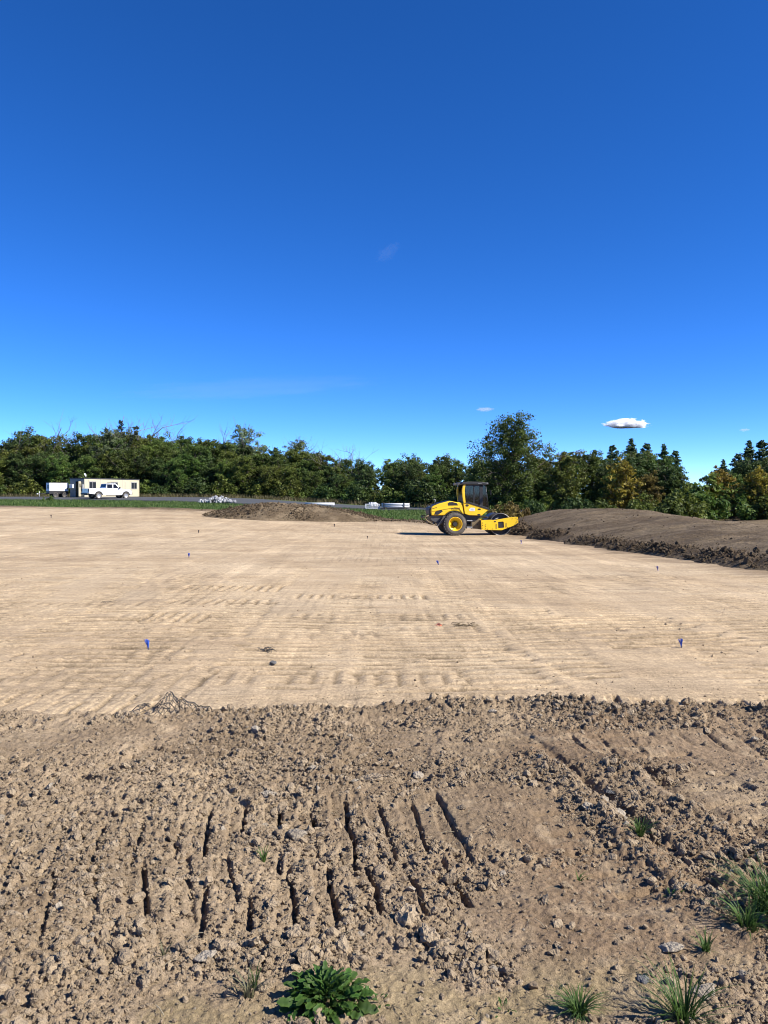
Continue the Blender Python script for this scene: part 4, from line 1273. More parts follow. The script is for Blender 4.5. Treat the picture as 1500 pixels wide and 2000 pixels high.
# ------------------------------------------------------------------ the soil roller
M_yel = paint('roller_yellow', (.86, .52, .008), .38, var=.05, scale=3, dust=.03, dustcol=(.5, .36, .2), coat=.25)
M_blk = paint('black_plastic', (.012, .012, .013), .5, var=.2, scale=8, dust=.05)
M_dgrey = paint('dark_grey_steel', (.05, .05, .052), .55, var=.2, scale=5, dust=.14, dustcol=(.25, .2, .14))
M_tyre = paint('tyre_rubber', (.04, .038, .036), .85, var=.25, scale=9, dust=.42, dustcol=(.2, .165, .12))
M_drum = paint('drum_steel', (.045, .043, .042), .45, metal=.3, var=.3, scale=6, dust=.10, dustcol=(.28, .22, .15))
M_edge = paint('worn_steel', (.20, .195, .185), .4, metal=.6, var=.15, scale=9)
M_step = paint('step_grey', (.32, .32, .32), .6, var=.1, scale=9, dust=.1)
M_brown = paint('dusty_frame', (.13, .09, .035), .7, var=.3, scale=6, dust=.3)
M_white = paint('white_paint', (.62, .62, .61), .45, var=.04, scale=4)
M_cabglass = glass_mat('cab_glass', trans=.62)
M_seat = paint('seat_fabric', (.012, .012, .015), .8, var=.2, scale=20)

ROLLER_P = (3.70, 42.1)
rz_r = rad(7.0)
z_rear = b1(*ROLLER_P)
fx_, fy_ = ROLLER_P[0] + 2.55 * math.cos(rz_r), ROLLER_P[1] + 2.55 * math.sin(rz_r)
pit = math.atan2(z_rear - (b1(fx_, fy_) - .02), 2.55)
RO = thing('soil_roller', 'yellow single drum soil roller with black cab parked at the edge of the rolled pad', 'road roller', (ROLLER_P[0], ROLLER_P[1], z_rear + .0), (0, pit, rz_r))
def qx(c): return (c - 495) / 255.0
def qz(c): return (825 - c) / 255.0
def poly(pts): return [(qx(a), qz(b)) for a, b in pts]

# rear wheels: tyre, tread blocks, rim, hub
def tyre_profile(R, r, hw): return [(r, -hw * .8), (r + .05, -hw), (R - .13, -hw), (R - .045, -hw * .9), (R - .02, -hw * .7), (R - .02, hw * .7), (R - .045, hw * .9), (R - .13, hw), (r + .05, hw), (r, hw * .8)]
tread = MB()
for i in range(26):
    for row in (-1.5, -.5, .5, 1.5):
        a = 2 * PI * (i + (.5 if row in (-.5, 1.5) else 0)) / 26
        Rt = .604 if abs(row) < 1 else .592
        tread.box((Rt * math.cos(a), row * .098, Rt * math.sin(a)), (.05, .078, .082), rot=(0, -a, 0))
tread_me = tread.mesh('tread', M_tyre)
tyre_me = MB().lathe_y(tyre_profile(.62, .35, .205), (0, 0, 0), 48).mesh('tyre', M_tyre)
rim_me = MB().lathe_y([(.385, -.19), (.36, -.205), (.345, -.19), (.335, -.10), (.30, -.05), (.13, -.03), (.13, .05), (.345, .19), (.385, .19)], (0, 0, 0), 40).mesh('rim', M_yel)
hubm = MB().disc_y(.115, (0, -.06, 0), 20, .12)
for k in range(8):
    a = k * PI / 4
    hubm.disc_y(.024, (.155 * math.cos(a), -.06, .155 * math.sin(a)), 6, .06)
hub_me = hubm.mesh('hub', M_blk)
for y in (-.80, .80):
    w = link('wheel', tyre_me, RO, (0, y, .62)); w.name = 'wheel'
    link('tread', tread_me, w); 
    for nm, me in (('rim', rim_me), ('hub', hub_me)):
        link(nm, me, w, rot=(0, 0, 0 if y < 0 else PI))
MB().tube([(0, -.7, .62), (0, .7, .62)], .14, 10).build('axle', M_dgrey, RO)

# engine hood
arch = [(qx(495) + .70 * math.cos(a), .62 + .70 * math.sin(a)) for a in np.linspace(rad(40), rad(140), 14)]
hood = [(-1.24, 1.07), (-1.27, 1.30), (-1.24, 1.50), (-1.17, 1.56), (-.84, 1.70), (-.25, 1.855), (.06, 1.80), (.28, 1.78), (.42, 1.76), (.56, 1.18)] + arch[0:1] + arch[1:] + [(-.62, 1.07)]
hood_ = [(-1.24, 1.07), (-1.27, 1.30), (-1.24, 1.50), (-1.17, 1.56), (-.84, 1.70), (-.25, 1.855), (.06, 1.80), (.28, 1.78), (.42, 1.76), (.56, 1.16)] + [p for p in arch if p[0] < .5] + [(-.62, 1.07)]
H_ = MB().prism(hood_, -.66, .66).build('engine_hood', M_yel, RO, bevel=.05, seg=3)
MB().prism([(-1.16, 1.585), (-.84, 1.72), (-.25, 1.875), (.02, 1.83), (.02, 1.79), (-.25, 1.83), (-.84, 1.68), (-1.16, 1.54)], -.46, .46).build('hood_cover', M_blk, H_)
for s in (-1, 1):
    y0, y1 = (s * .655, s * .668)
    MB().prism(poly([(402, 388), (422, 370), (470, 366), (530, 382), (548, 412), (412, 416)]), min(y0, y1), max(y0, y1)).build('vent', M_blk, H_)
    MB().prism(poly([(216, 540), (232, 500), (318, 472), (335, 498), (268, 545)]), min(y0, y1), max(y0, y1)).build('vent', M_blk, H_)
    # raised flank band above the wheel arch
    MB().prism([(-1.22, 1.33), (-.5, 1.47), (.05, 1.56), (.30, 1.52), (.50, 1.22), (.45, 1.20), (.26, 1.46), (.05, 1.50), (-.5, 1.41), (-1.22, 1.28)], min(s * .66, s * .685), max(s * .66, s * .685)).build('trim', M_yel, H_, bevel=.008)
MB().prism([(-1.34, 1.09), (-1.37, 1.36), (-1.33, 1.50), (-1.24, 1.53), (-1.24, 1.08)], -.52, .52).build('grille', M_blk, RO, bevel=.02)
gm = MB()
for k in range(6): gm.box((-1.365 + .012 * abs(k - 3), 0, 1.14 + k * .06), (.02, .96, .02))
gm.build('grille_bars', M_dgrey, RO)
# rear chassis, mudguard, tow frame
MB().prism([(-1.36, 1.06), (-.55, 1.06), (-.40, .95), (.62, .95), (.75, .62), (-.35, .62), (-.72, .56), (-1.22, .78)], -.56, .56).build('chassis', M_dgrey, RO, bevel=.02)
for s in (-1, 1):
    ya, yb = sorted((s * .56, s * .82))
    MB().prism([(-.62, 1.06), (-.66, .98), (-.80, .72), (-.98, .52), (-.90, .50), (-.70, .66), (-.60, .82), (-.50, 1.05)], ya, yb).build('mudguard', M_dgrey, RO, bevel=.01)
    ya, yb = sorted((s * .52, s * .80))
    MB().prism(arch + [(p[0] * .96, .62 + (p[1] - .62) * .96) for p in arch[::-1]], ya, yb).build('mudguard', M_blk, RO)
tf = MB()
for s in (-1, 1): tf.tube([(-1.38, s * .6, 1.06), (-1.56, s * .6, 1.0), (-1.58, s * .6, .92), (-1.48, s * .6, .78), (-1.15, s * .6, .58), (-.92, s * .6, .54)], .035, 7)
tf.tube([(-1.57, -.6, .95), (-1.57, .6, .95)], .035, 7); tf.tube([(-1.30, -.6, .67), (-1.30, .6, .67)], .035, 7)
tf.build('rear_guard', M_brown, RO)
MB().tube([(-.90, .1, 1.68), (-.90, .1, 1.84), (-.92, .1, 1.90), (-.99, .1, 1.945)], .035, 10).build('exhaust_pipe', M_edge, RO)
for s in (-1, 1): MB().box((-1.25, s * .45, 1.58), (.06, .14, .08)).build('tail_lamp', M_blk, RO, bevel=.01)

# cab: lower panel, frame, roof, glass, seat
cab_low = poly([(618, 378), (690, 384), (978, 470), (880, 551), (700, 548), (642, 528)])
MB().prism(cab_low, -.70, .70).build('cab_base', M_yel, RO, bevel=.02)
MB().prism(poly([(640, 372), (690, 360), (985, 448), (978, 472), (690, 386), (640, 384)]), -.72, .72).build('cab_sill', M_blk, RO, bevel=.008)
MB().prism(poly([(700, 548), (880, 551), (860, 585), (800, 630), (660, 630), (642, 528)]), -.55, .55).build('cab_floor', M_blk, RO)
for s in (-1, 1):
    ya, yb = sorted((s * .60, s * .73))
    MB().prism(poly([(600, 205), (606, 160), (628, 118), (650, 118), (640, 165), (636, 210), (642, 300), (650, 378), (622, 378), (606, 290)]), ya, yb).build('cab_post', M_yel, RO, bevel=.012)
    ya, yb = sorted((s * .64, s * .71))
    MB().prism(poly([(845, 118), (890, 118), (896, 430), (848, 418)]), ya, yb).build('cab_post', M_blk, RO)
    MB().prism(poly([(640, 118), (890, 118), (890, 150), (640, 140)]), ya, yb).build('cab_rail', M_blk, RO)
    MB().prism(poly([(760, 130), (775, 130), (775, 400), (760, 396)]), ya, yb).build('door_post', M_blk, RO)
    yg = s * .675
    MB().prism(poly([(645, 140), (845, 145), (848, 412), (655, 368)]), yg - .004, yg + .004).build('side_glass', M_cabglass, RO)
    MB().prism(poly([(895, 135), (930, 137), (968, 448), (897, 430)]), yg - .004, yg + .004).build('side_glass', M_cabglass, RO)
roof = poly([(585, 112), (600, 92), (700, 84), (880, 86), (960, 104), (972, 122), (930, 130), (600, 126)])
RF = MB().prism(roof, -.78, .78).build('roof', M_blk, RO, bevel=.03)
MB().hexa([(qx(930), -.64, qz(132)), (qx(934), -.64, qz(132)), (qx(934), .64, qz(132)), (qx(930), .64, qz(132))][::-1],
          [(qx(972), -.64, qz(450)), (qx(976), -.64, qz(450)), (qx(976), .64, qz(450)), (qx(972), .64, qz(450))][::-1]).build('windscreen', M_cabglass, RO)
for s in (-1, 1): MB().tube([(qx(932), s * .66, qz(128)), (qx(976), s * .66, qz(452))], .028, 6).build('windscreen_post', M_blk, RO)
MB().hexa([(qx(612), -.6, qz(128)), (qx(616), -.6, qz(128)), (qx(616), .6, qz(128)), (qx(612), .6, qz(128))][::-1],
          [(qx(618), -.6, qz(378)), (qx(622), -.6, qz(378)), (qx(622), .6, qz(378)), (qx(618), .6, qz(378))][::-1]).build('rear_glass', M_cabglass, RO)
for yl, c in ((-.45, 540), (.45, 540)):
    lm = MB().box((qx(560), yl, qz(118)), (.14, .2, .14)).build('work_lamp', M_dgrey, RO, bevel=.015)
    MB().box((qx(560) - .075, yl, qz(118)), (.01, .16, .1)).build('lens', M_edge, lm)
    lm2 = MB().box((qx(965), yl, qz(104)), (.1, .18, .1)).build('work_lamp', M_dgrey, RO, bevel=.015)
    MB().box((qx(965) + .055, yl, qz(104)), (.01, .15, .08)).build('lens', M_edge, lm2)
sb = MB().box((.72, 0, 1.80), (.5, .5, .14)).build('seat', M_seat, RO, bevel=.04)
MB().box((.66, 0, 2.13), (.14, .48, .62), rot=(0, -.15, 0)).build('backrest', M_seat, sb, bevel=.05)
MB().box((.60, 0, 2.52), (.1, .26, .2), rot=(0, -.1, 0)).build('headrest', M_seat, sb, bevel=.04)
st = MB().tube([(1.35, 0, 1.5), (1.18, 0, 2.0)], .035, 8).build('steering_column', M_blk, RO)
MB().lathe_y([(.19, -.012), (.205, 0), (.19, .012), (.175, 0)], (0, 0, 0), 24).build('steering_wheel', M_blk, st, loc=(1.17, 0, 2.02), rot=(PI / 2, 0, 0)).rotation_euler = (PI / 2, .3, 0)
MB().box((1.45, 0, 1.72), (.22, .5, .36)).build('console', M_blk, RO, bevel=.03)

# small marks on the near flank and their twins on the far one
for s in (-1, 1):
    def plate(nm, pts, m, off=.704, t=.004):
        ya, yb = sorted((s * off, s * (off + t)))
        return MB().prism(poly(pts), ya, yb).build(nm, m, RO)
    def oval(cx_, cy_, a, b, n=16): return [(cx_ + a * math.cos(2 * PI * i / n), cy_ + b * math.sin(2 * PI * i / n)) for i in range(n)]
    plate('cap', oval(673, 412, 23, 16), M_blk)
    plate('latch', oval(845, 464, 23, 11), M_blk)
    plate('latch', oval(840, 538, 23, 11), M_blk)
    pl = plate('sign_plate', [(700, 470), (722, 443), (782, 445), (780, 490), (706, 490)], M_white)
    sh = MB()
    for k in range(3): sh.prism(poly([(722, 458 + k * 9), (765, 459 + k * 9), (765, 461 + k * 9), (722, 460 + k * 9)]), *sorted((s * .7085, s * .7095)))
    sh.build('print', M_dgrey, pl)
    if s < 0:
        dm = MB()
        ring_o = [(468, 432), (487, 450), (468, 469), (449, 450)]; ring_i = [(468, 441), (478, 450), (468, 460), (458, 450)]
        yy0 = -.676
        vs = [(qx(a), yy0, qz(b)) for a, b in ring_o] + [(qx(a), yy0, qz(b)) for a, b in ring_i]
        dm.add(vs, [(k, (k + 1) % 4, 4 + (k + 1) % 4, 4 + k) for k in range(4)])
        dm.add([(v[0], v[1] + .004, v[2]) for v in vs], [(4 + k, 4 + (k + 1) % 4, (k + 1) % 4, k) for k in range(4)])
        dm.build('emblem', M_blk, RO)

def lettering(txt, size, loc, rot, mat, parent, width=None):
    cu = bpy.data.curves.new('lettering', 'FONT'); cu.body = txt; cu.size = size; cu.extrude = .002; cu.align_x = 'CENTER'; cu.align_y = 'CENTER'; cu.offset = size * .012
    cu.materials.append(mat)
    o = bpy.data.objects.new('lettering', cu); C.objects.link(o); o.parent = parent
    o.location = loc; o.rotation_euler = rot
    if width: 
        bpy.context.view_layer.update()
        o.scale.x = width / max(o.dimensions.x, .01)
        bpy.context.view_layer.update()
    me = bpy.data.meshes.new_from_object(o.evaluated_get(bpy.context.evaluated_depsgraph_get()))
    m = link('lettering', me, parent, o.location, o.rotation_euler, o.scale)
    bpy.data.objects.remove(o)
    return m
lettering('BOMAG', .105, (qx(532), -.688, qz(452)), (PI / 2, 0, 0), M_blk, RO, .33)
lettering('BOMAG', .105, (qx(532), .688, qz(452)), (PI / 2, 0, PI), M_blk, RO, .33)
lettering('BW177D', .06, (qx(222), -.664, qz(452)), (PI / 2, rad(-14), 0), M_blk, RO, .24)
lettering('BOMAG', .05, (qx(845), -.79, qz(108)), (PI / 2, 0, 0), M_step, RO, .22)

# steps and articulation joint
for zc in (622, 712): MB().box((qx(705), -.72, qz(zc)), (.30, .22, .045)).build('step', M_step, RO, bevel=.008)
for xs in (672, 738): MB().box((qx(xs), -.66, qz(670)), (.03, .06, .5)).build('step_bracket', M_blk, RO)
MB().box((.95, 0, .62), (.75, .5, .46)).build('articulation_joint', M_blk, RO, bevel=.03)
MB().tube([(.75, -.3, .55), (1.35, -.5, .58)], .05, 8).build('steering_cylinder', M_edge, RO)
MB().tube([(.80, .1, .9), (1.0, -.25, .98), (1.25, -.4, .86)], .025, 6).build('hose', M_blk, RO)
MB().tube([(.80, .2, .9), (1.05, -.05, 1.02), (1.3, -.2, .88)], .025, 6).build('hose', M_blk, RO)

# front frame with side plates, cross beams and the drum
side = poly([(860, 612), (1000, 607), (1040, 612), (1240, 577), (1340, 566), (1378, 568), (1386, 642), (1330, 682), (1150, 750), (866, 746)])
hole = [(1098, 640), (1106, 634), (1168, 630), (1178, 638), (1184, 706), (1178, 716), (1110, 722), (1100, 714)]
for s in (-1, 1):
    bm = bmesh.new()
    vo = [bm.verts.new((x, 0, z)) for x, z in side]; vi = [bm.verts.new((x, 0, z)) for x, z in poly(hole)]
    eo = [bm.edges.new((vo[i], vo[(i + 1) % len(vo)])) for i in range(len(vo))]; ei = [bm.edges.new((vi[i], vi[(i + 1) % len(vi)])) for i in range(len(vi))]
    bmesh.ops.triangle_fill(bm, use_beauty=True, use_dissolve=False, edges=eo + ei)
    for f in list(bm.faces):        # keep the opening open
        c = f.calc_center_median()
        xs_, zs_ = [p[0] for p in poly(hole)], [p[1] for p in poly(hole)]
        if min(xs_) + .01 < c.x < max(xs_) - .01 and min(zs_) + .01 < c.z < max(zs_) - .01: bm.faces.remove(f)
    r = bmesh.ops.extrude_face_region(bm, geom=list(bm.faces))
    bmesh.ops.translate(bm, vec=(0, .06, 0), verts=[g for g in r['geom'] if isinstance(g, bmesh.types.BMVert)])
    bmesh.ops.recalc_face_normals(bm, faces=bm.faces)
    me = bpy.data.meshes.new('side_plate'); bm.to_mesh(me); bm.free(); me.materials.append(M_yel)
    o = link('side_plate', me, RO, (0, -.92 if s < 0 else .86, 0))
    bt = MB()
    for a, b in ((882, 650), (880, 686), (879, 720), (920, 676), (920, 701), (921, 731), (950, 735), (1022, 732), (1296, 592), (1353, 580), (1370, 598), (1366, 626), (1352, 645), (1356, 668), (1337, 674), (1236, 710)):
        bt.disc_y(.021, (qx(a), -.008 if s < 0 else .068, qz(b)), 8, .02)
    bt.build('bolts', M_blk, o)
    MB().prism(poly([(1040, 625), (1066, 622), (1068, 636), (1044, 640)]), *sorted(((-.012, .0) if s < 0 else (.06, .072)))).build('bracket', M_blk, o)
    for (a, b) in ((1071, 700), (1211, 680)):
        stc = MB()
        for k in range(6): stc.prism(poly([(a - 8, b - 30 + k * 11), (a + 8, b - 32 + k * 11), (a + 8, b - 25 + k * 11), (a - 8, b - 23 + k * 11)]), *sorted(((-.004, .0) if s < 0 else (.06, .064))))
        stc.build('warning_print', M_blk, o)
DX, DZ, DR = qx(1142), .605, .605
MB().box((qx(875), 0, qz(680)), (.10, 1.72, .50)).build('cross_beam', M_brown, RO, bevel=.01)
MB().box((qx(1362), 0, qz(615)), (.10, 1.72, .26)).build('cross_beam', M_yel, RO, bevel=.01)
MB().prism(poly([(745, 610), (870, 605), (870, 740), (770, 735), (745, 700)]), -.52, .52).build('yoke', M_brown, RO, bevel=.01)
DR_o = MB().lathe_y([(DR, -.80), (DR, .80), (DR - .03, .80), (DR - .03, -.80)], (DX, 0, DZ), 72).build('drum', M_drum, RO)
MB().lathe_y([(DR + .001, -.803), (DR + .001, -.775), (DR - .028, -.775), (DR - .028, -.803)], (DX, 0, DZ), 72).build('drum_edge', M_edge, DR_o)
MB().lathe_y([(DR + .001, .803), (DR + .001, .775), (DR - .028, .775), (DR - .028, .803)], (DX, 0, DZ), 72).build('drum_edge', M_edge, DR_o)
for s in (-1, 1): MB().disc_y(DR - .03, (DX, s * .62, DZ), 48, .03).build('drum_head', M_blk, DR_o)
for s in (-1, 1):
    MB().disc_y(.2, (DX, s * .76, DZ), 24, .26).build('drum_hub', M_blk, DR_o)
MB().box((qx(960), 0, .98), (.05, 1.58, .09), rot=(0, -.5, 0)).build('scraper', M_dgrey, RO)
MB().box((qx(1335), 0, .72), (.05, 1.58, .09), rot=(0, .6, 0)).build('scraper', M_dgrey, RO)
MB().tube([(qx(1045), -.8, qz(612)), (qx(1060), -.8, qz(600)), (qx(1108), -.8, qz(582))], .018, 6).build('grab_rail', M_step, RO)
mr_ = MB().tube([(qx(975), -.70, qz(200)), (qx(985), -.92, qz(210))], .014, 6).build('mirror', M_blk, RO)
MB().box((qx(985), -.97, qz(235)), (.03, .16, .26)).build('mirror_head', M_blk, mr_, bevel=.01)

# ------------------------------------------------------------------ container office, pickup, generator
M_cream = paint('cream_panel', (.50, .45, .32), .5, var=.03, scale=1.5, dust=.05)
M_roofd = paint('dark_trim', (.03, .03, .033), .6, var=.2, scale=3)
M_win = glass_mat('window_glass', (.02, .024, .03), .05)
M_carpaint = paint('pickup_white', (.64, .64, .64), .3, var=.03, scale=2, dust=.04, coat=.4)
M_carglass = glass_mat('car_glass', (.008, .009, .011), .04)
M_alloy = paint('alloy', (.48, .48, .48), .35, metal=.6, var=.1, scale=8)

CT_ang = math.atan2(.92, .387)
ct0 = (-39.8, 102.0)
CT = thing('office_container', 'cream coloured site office container with dark roof edge behind the white pickup', 'container', (ct0[0], ct0[1], road_z(*ct0) - .02), (0, 0, CT_ang))
# local x runs along the long face towards the rear, local y into the building (left), height 2.55
Lc, Wc, Hc = 10.7, 2.45, 2.5
def shell(name, x0, x1, y0, y1, z0, z1, m, bev=.0, par=None): return MB().box(((x0 + x1) / 2, (y0 + y1) / 2, (z0 + z1) / 2), (x1 - x0, y1 - y0, z1 - z0)).build(name, m, par or CT, bevel=bev)
wall_l = shell('wall', .06, Lc, .0, .08, .1, Hc, M_cream)
shell('wall', .06, Lc, Wc - .08, Wc, .1, Hc, M_cream)
shell('wall', Lc - .08, Lc - .002, .08, Wc - .08, .1, Hc, M_cream)
M_endw = paint('end_panel_shade', (.16, .18, .18), .6, var=.1, scale=2)  # end walls darker and greyer: their shade is put into the paint colour
shell('wall', .0, .08, -.002, .55, .1, Hc, M_endw)
shell('wall', .0, .08, 1.5, Wc + .002, .1, Hc, M_endw)
shell('wall', .0, .08, .55, 1.5, 2.15, Hc, M_endw)
shell('floor', .0, Lc, .0, Wc, .0, .1, M_roofd)
shell('roof', -.06, Lc + .06, -.06, Wc + .06, Hc, Hc + .12, M_roofd)
shell('partition', 2.6, 2.66, .08, Wc - .08, .1, Hc, M_roofd)
for x in (3.0, 7.3): shell('panel_seam', x - .02, x + .02, -.012, .0, .1, Hc, M_step)
for x in (0.1, Lc - .06): shell('corner_post', x - .06, x + .06, -.02, .0, .1, Hc, M_cream)
for x0, x1, z0, z1 in ((.85, 2.15, 1.15, 2.15), (5.0, 6.3, 1.15, 2.15), (9.0, 10.2, 1.15, 2.15)):
    w = shell('window', x0, x1, -.03, .0, z0, z1, M_step, .0)
    for k in range(2):
        a = x0 + .07 + k * (x1 - x0 - .05) / 2
        shell('pane', a, a + (x1 - x0) / 2 - .09, -.036, -.03, z0 + .08, z1 - .08, M_win, par=w)
    shell('shutter_box', x0 - .05, x1 + .05, -.05, .0, z1 + .01, z1 + .2, M_cream, par=w)
d = shell('door', 7.8, 8.7, -.025, .0, .15, 2.15, M_cream)
shell('frame', 7.74, 7.8, -.03, .0, .12, 2.2, M_step, par=d); shell('frame', 8.7, 8.76, -.03, .0, .12, 2.2, M_step, par=d)
MB().tube([(7.9, -.05, 1.1), (8.02, -.05, 1.1)], .015, 6).build('handle', M_roofd, d)
# end door standing open towards the viewer
od = MB().box((-.44, 0, 1.15), (.88, .045, 2.0)).build('door', M_cream, CT, loc=(-.01, .55, 0), rot=(0, 0, .45))
MB().box((-.45, -.03, 1.6), (.4, .012, .5)).build('pane', M_win, od)
shell('air_conditioner', -.34, -.01, 1.7, 2.3, 1.25, 1.75, M_white, .02)
shell('cable_box', -.10, -.001, .12, .32, 1.2, 1.75, M_white, .01)
dm = MB(); dm.lathe_y([(.0, .0), (.12, .02), (.22, .07), (.28, .14), (.275, .15), (.21, .09), (.11, .04), (.0, .02)], (0, 0, 0), 20, closed=False)
dish = MB().tube([(0, 0, 0), (0, 0, .35)], .03, 8).build('dish_mast', M_dgrey, CT, loc=(.9, .5, Hc + .12))
dm.build('dish', M_white, dish, loc=(0, 0, .42), rot=(-.3, 0, .5))

def wheel_set(parent, R, hw, pts, rim_mat):
    ty = MB().lathe_y([(R * .62, -hw), (R * .95, -hw), (R, -hw * .75), (R, hw * .75), (R * .95, hw), (R * .62, hw)], (0, 0, 0), 28).mesh('tyre', M_tyre)
    rm = MB().lathe_y([(R * .63, -hw * .9), (R * .58, -hw * .95), (R * .5, -hw * .55), (R * .16, -hw * .6), (.001, -hw * .65), (.001, 0), (R * .63, 0)], (0, 0, 0), 20)
    for k in range(6):
        a = k * PI / 3
        rm.box((R * .36 * math.cos(a), -hw * .68, R * .36 * math.sin(a)), (R * .40, hw * .2, R * .12), rot=(0, -a, 0))
    rm = rm.mesh('rim', rim_mat)
    for x, y in pts:
        w = link('wheel', ty, parent, (x, y, R)); link('rim', rm, w, rot=(0, 0, 0 if y < 0 else PI))

tr_p = (-36.1, 96.0)
PU = thing('pickup_truck', 'white crew cab pickup truck parked in front of the office container', 'pickup', (tr_p[0], tr_p[1], road_z(*tr_p)), (0, 0, rad(47)))
# local: x forward, rear axle at x = 0, near side y < 0
def arc_cut(xc, r, z0, n=9): return [(xc + r * math.cos(a), z0 + r * math.sin(a)) for a in np.linspace(PI - .25, .25, n)]
low = [(-1.25, .62), (-1.28, .80), (-1.26, 1.28), (1.0, 1.30), (1.05, 1.30), (2.85, 1.28), (3.0, 1.26), (4.15, 1.16), (4.42, 1.05), (4.48, .62), (4.45, .52)]
low += arc_cut(3.65, .50, .42)[::-1] + [(3.1, .45), (.55, .45)] + arc_cut(0, .50, .42)[::-1] + [(-.55, .55)]
BD = MB().prism(low, -.98, .98).build('body', M_carpaint, PU, bevel=.05, seg=3)
MB().prism([(-1.1, .45), (4.3, .45), (4.3, .75), (-1.1, .75)], -.75, .75).build('chassis', M_blk, PU)
gh_b = [(1.0, -.90, 1.28), (3.1, -.90, 1.26), (3.1, .90, 1.26), (1.0, .90, 1.28)]
gh_t = [(1.18, -.72, 1.90), (2.42, -.72, 1.92), (2.42, .72, 1.92), (1.18, .72, 1.90)]
MB().hexa(gh_b, gh_t).build('cab_roof', M_carpaint, PU, bevel=.06, seg=3)
for s in (-1, 1):
    for (a, b) in ((1.14, 1.86), (1.96, 2.66)):
        za, zb = 1.34, 1.82
        def yy_(z): return s * (.90 - .18 * (z - 1.28) / .62 + .006)
        x_top = min(b, 2.42 if a > 1.9 else b)
        q = [(a, yy_(za), za), (b, yy_(za), za), (x_top - (.08 if a > 1.9 else 0), yy_(zb), zb), (a + .06, yy_(zb), zb)]
        off = Vector((0, s * .012, 0))
        g = MB(); g.add([Vector(p) for p in q] + [Vector(p) + off for p in q], [(0, 1, 2, 3), (7, 6, 5, 4), (0, 4, 5, 1), (1, 5, 6, 2), (2, 6, 7, 3), (3, 7, 4, 0)]); g.build('side_window', M_carglass, PU)
    MB().box((2.72, s * 1.10, 1.38), (.12, .22, .24)).build('mirror', M_blk, PU, bevel=.02)
    for xd in (1.25, 2.05): MB().box((xd, s * .985, 1.12), (.18, .02, .04)).build('door_handle', M_blk, BD)
    for xd in (1.08, 1.92, 2.88): MB().box((xd, s * .978, .95), (.012, .012, .6)).build('door_gap', M_dgrey, BD)
    MB().box((-1.255, s * .87, 1.06), (.07, .2, .36)).build('tail_lamp', M_blk, PU, bevel=.01)
    MB().box((4.40, s * .78, .98), (.12, .34, .18)).build('headlamp', M_carglass, PU, bevel=.02)
    for xa in (0, 3.65):
        ar = MB(); pts_ = [(xa + .50 * math.cos(a), s * .99, .42 + .50 * math.sin(a)) for a in np.linspace(PI - .2, .2, 12)]
        ar.tube(pts_, .035, 6).build('wheel_arch', M_blk, PU)
g = MB().hexa([(1.03, -.66, 1.36), (1.05, -.66, 1.36), (1.05, .66, 1.36), (1.03, .66, 1.36)], [(1.13, -.60, 1.82), (1.15, -.60, 1.82), (1.15, .60, 1.82), (1.13, .60, 1.82)]); g.build('rear_window', M_carglass, PU)
MB().hexa([(3.06, -.8, 1.29), (3.08, -.8, 1.29), (3.08, .8, 1.29), (3.06, .8, 1.29)], [(2.44, -.66, 1.86), (2.47, -.66, 1.86), (2.47, .66, 1.86), (2.44, .66, 1.86)]).build('windscreen', M_carglass, PU)
MB().box((-1.285, 0, 1.0), (.03, 1.45, .5)).build('tailgate', M_carpaint, PU, bevel=.01)
MB().box((-1.30, 0, 1.1), (.02, .25, .07)).build('tailgate_handle', M_blk, PU)
MB().box((-1.36, 0, .64), (.18, 1.8, .2)).build('rear_bumper', M_dgrey, PU, bevel=.03)
MB().box((4.48, 0, .66), (.16, 1.85, .28)).build('front_bumper', M_dgrey, PU, bevel=.03)
MB().box((4.46, 0, .95), (.08, 1.1, .3)).build('grille', M_blk, PU, bevel=.02)
MB().box((2.0, 0, 1.99), (.28, 1.2, .11)).build('light_bar', M_blk, PU, bevel=.02)
for s in (-1, 1): MB().box((2.0, s * .5, 1.93), (.2, .1, .06)).build('light_bar_foot', M_carpaint, PU)
MB().box((1.9, -.95, .42), (1.8, .14, .06)).build('side_step', M_blk, PU, bevel=.02)
wheel_set(PU, .41, .14, [(0, -.84), (3.65, -.84), (0, .84), (3.65, .84)], M_alloy)

gp = (-44.6, 102.0)
GE = thing('generator_trailer', 'white boxed generator on a dark wheeled trailer left of the office container', 'generator', (gp[0], gp[1], b1(*gp) + .12), (0, 0, rad(42)))
GB = MB().box((1.2, 0, 1.42), (2.5, 1.25, 1.1)).build('housing', M_white, GE, bevel=.04)
MB().box((1.2, 0, 1.985), (2.54, 1.29, .05)).build('lid', M_dgrey, GE, bevel=.01)
MB().box((1.2, 0, .68), (2.5, 1.15, .38)).build('base_frame', M_blk, GE, bevel=.02)
MB().box((-.06, -.15, 1.45), (.02, .45, .5)).build('grille', M_blk, GB)
MB().box((2.28, -.63, 1.2), (.12, .02, .25)).build('door_handle', M_blk, GB)
for xd in (.8, 1.6): MB().box((xd, -.627, 1.42), (.012, .01, 1.0)).build('door_gap', M_dgrey, GB)
lg = MB()
for k, w_ in enumerate((.5, .36, .44)): lg.box((1.2, -.629, 1.62 - k * .14), (w_, .006, .05))
lg.build('faded_print', M_step, GB)
MB().box((1.9, 0, .72), (.9, 1.5, .06)).build('mudguard', M_blk, GE, bevel=.01)
wheel_set(GE, .34, .11, [(1.9, -.70), (1.9, .70), (.75, -.62), (.75, .62)], M_dgrey)
MB().tube([(0, 0, .6), (-1.3, 0, .5)], .05, 6).build('drawbar', M_blk, GE)
MB().box((-1.35, 0, .5), (.2, .12, .12)).build('coupler', M_white, GE, bevel=.02)
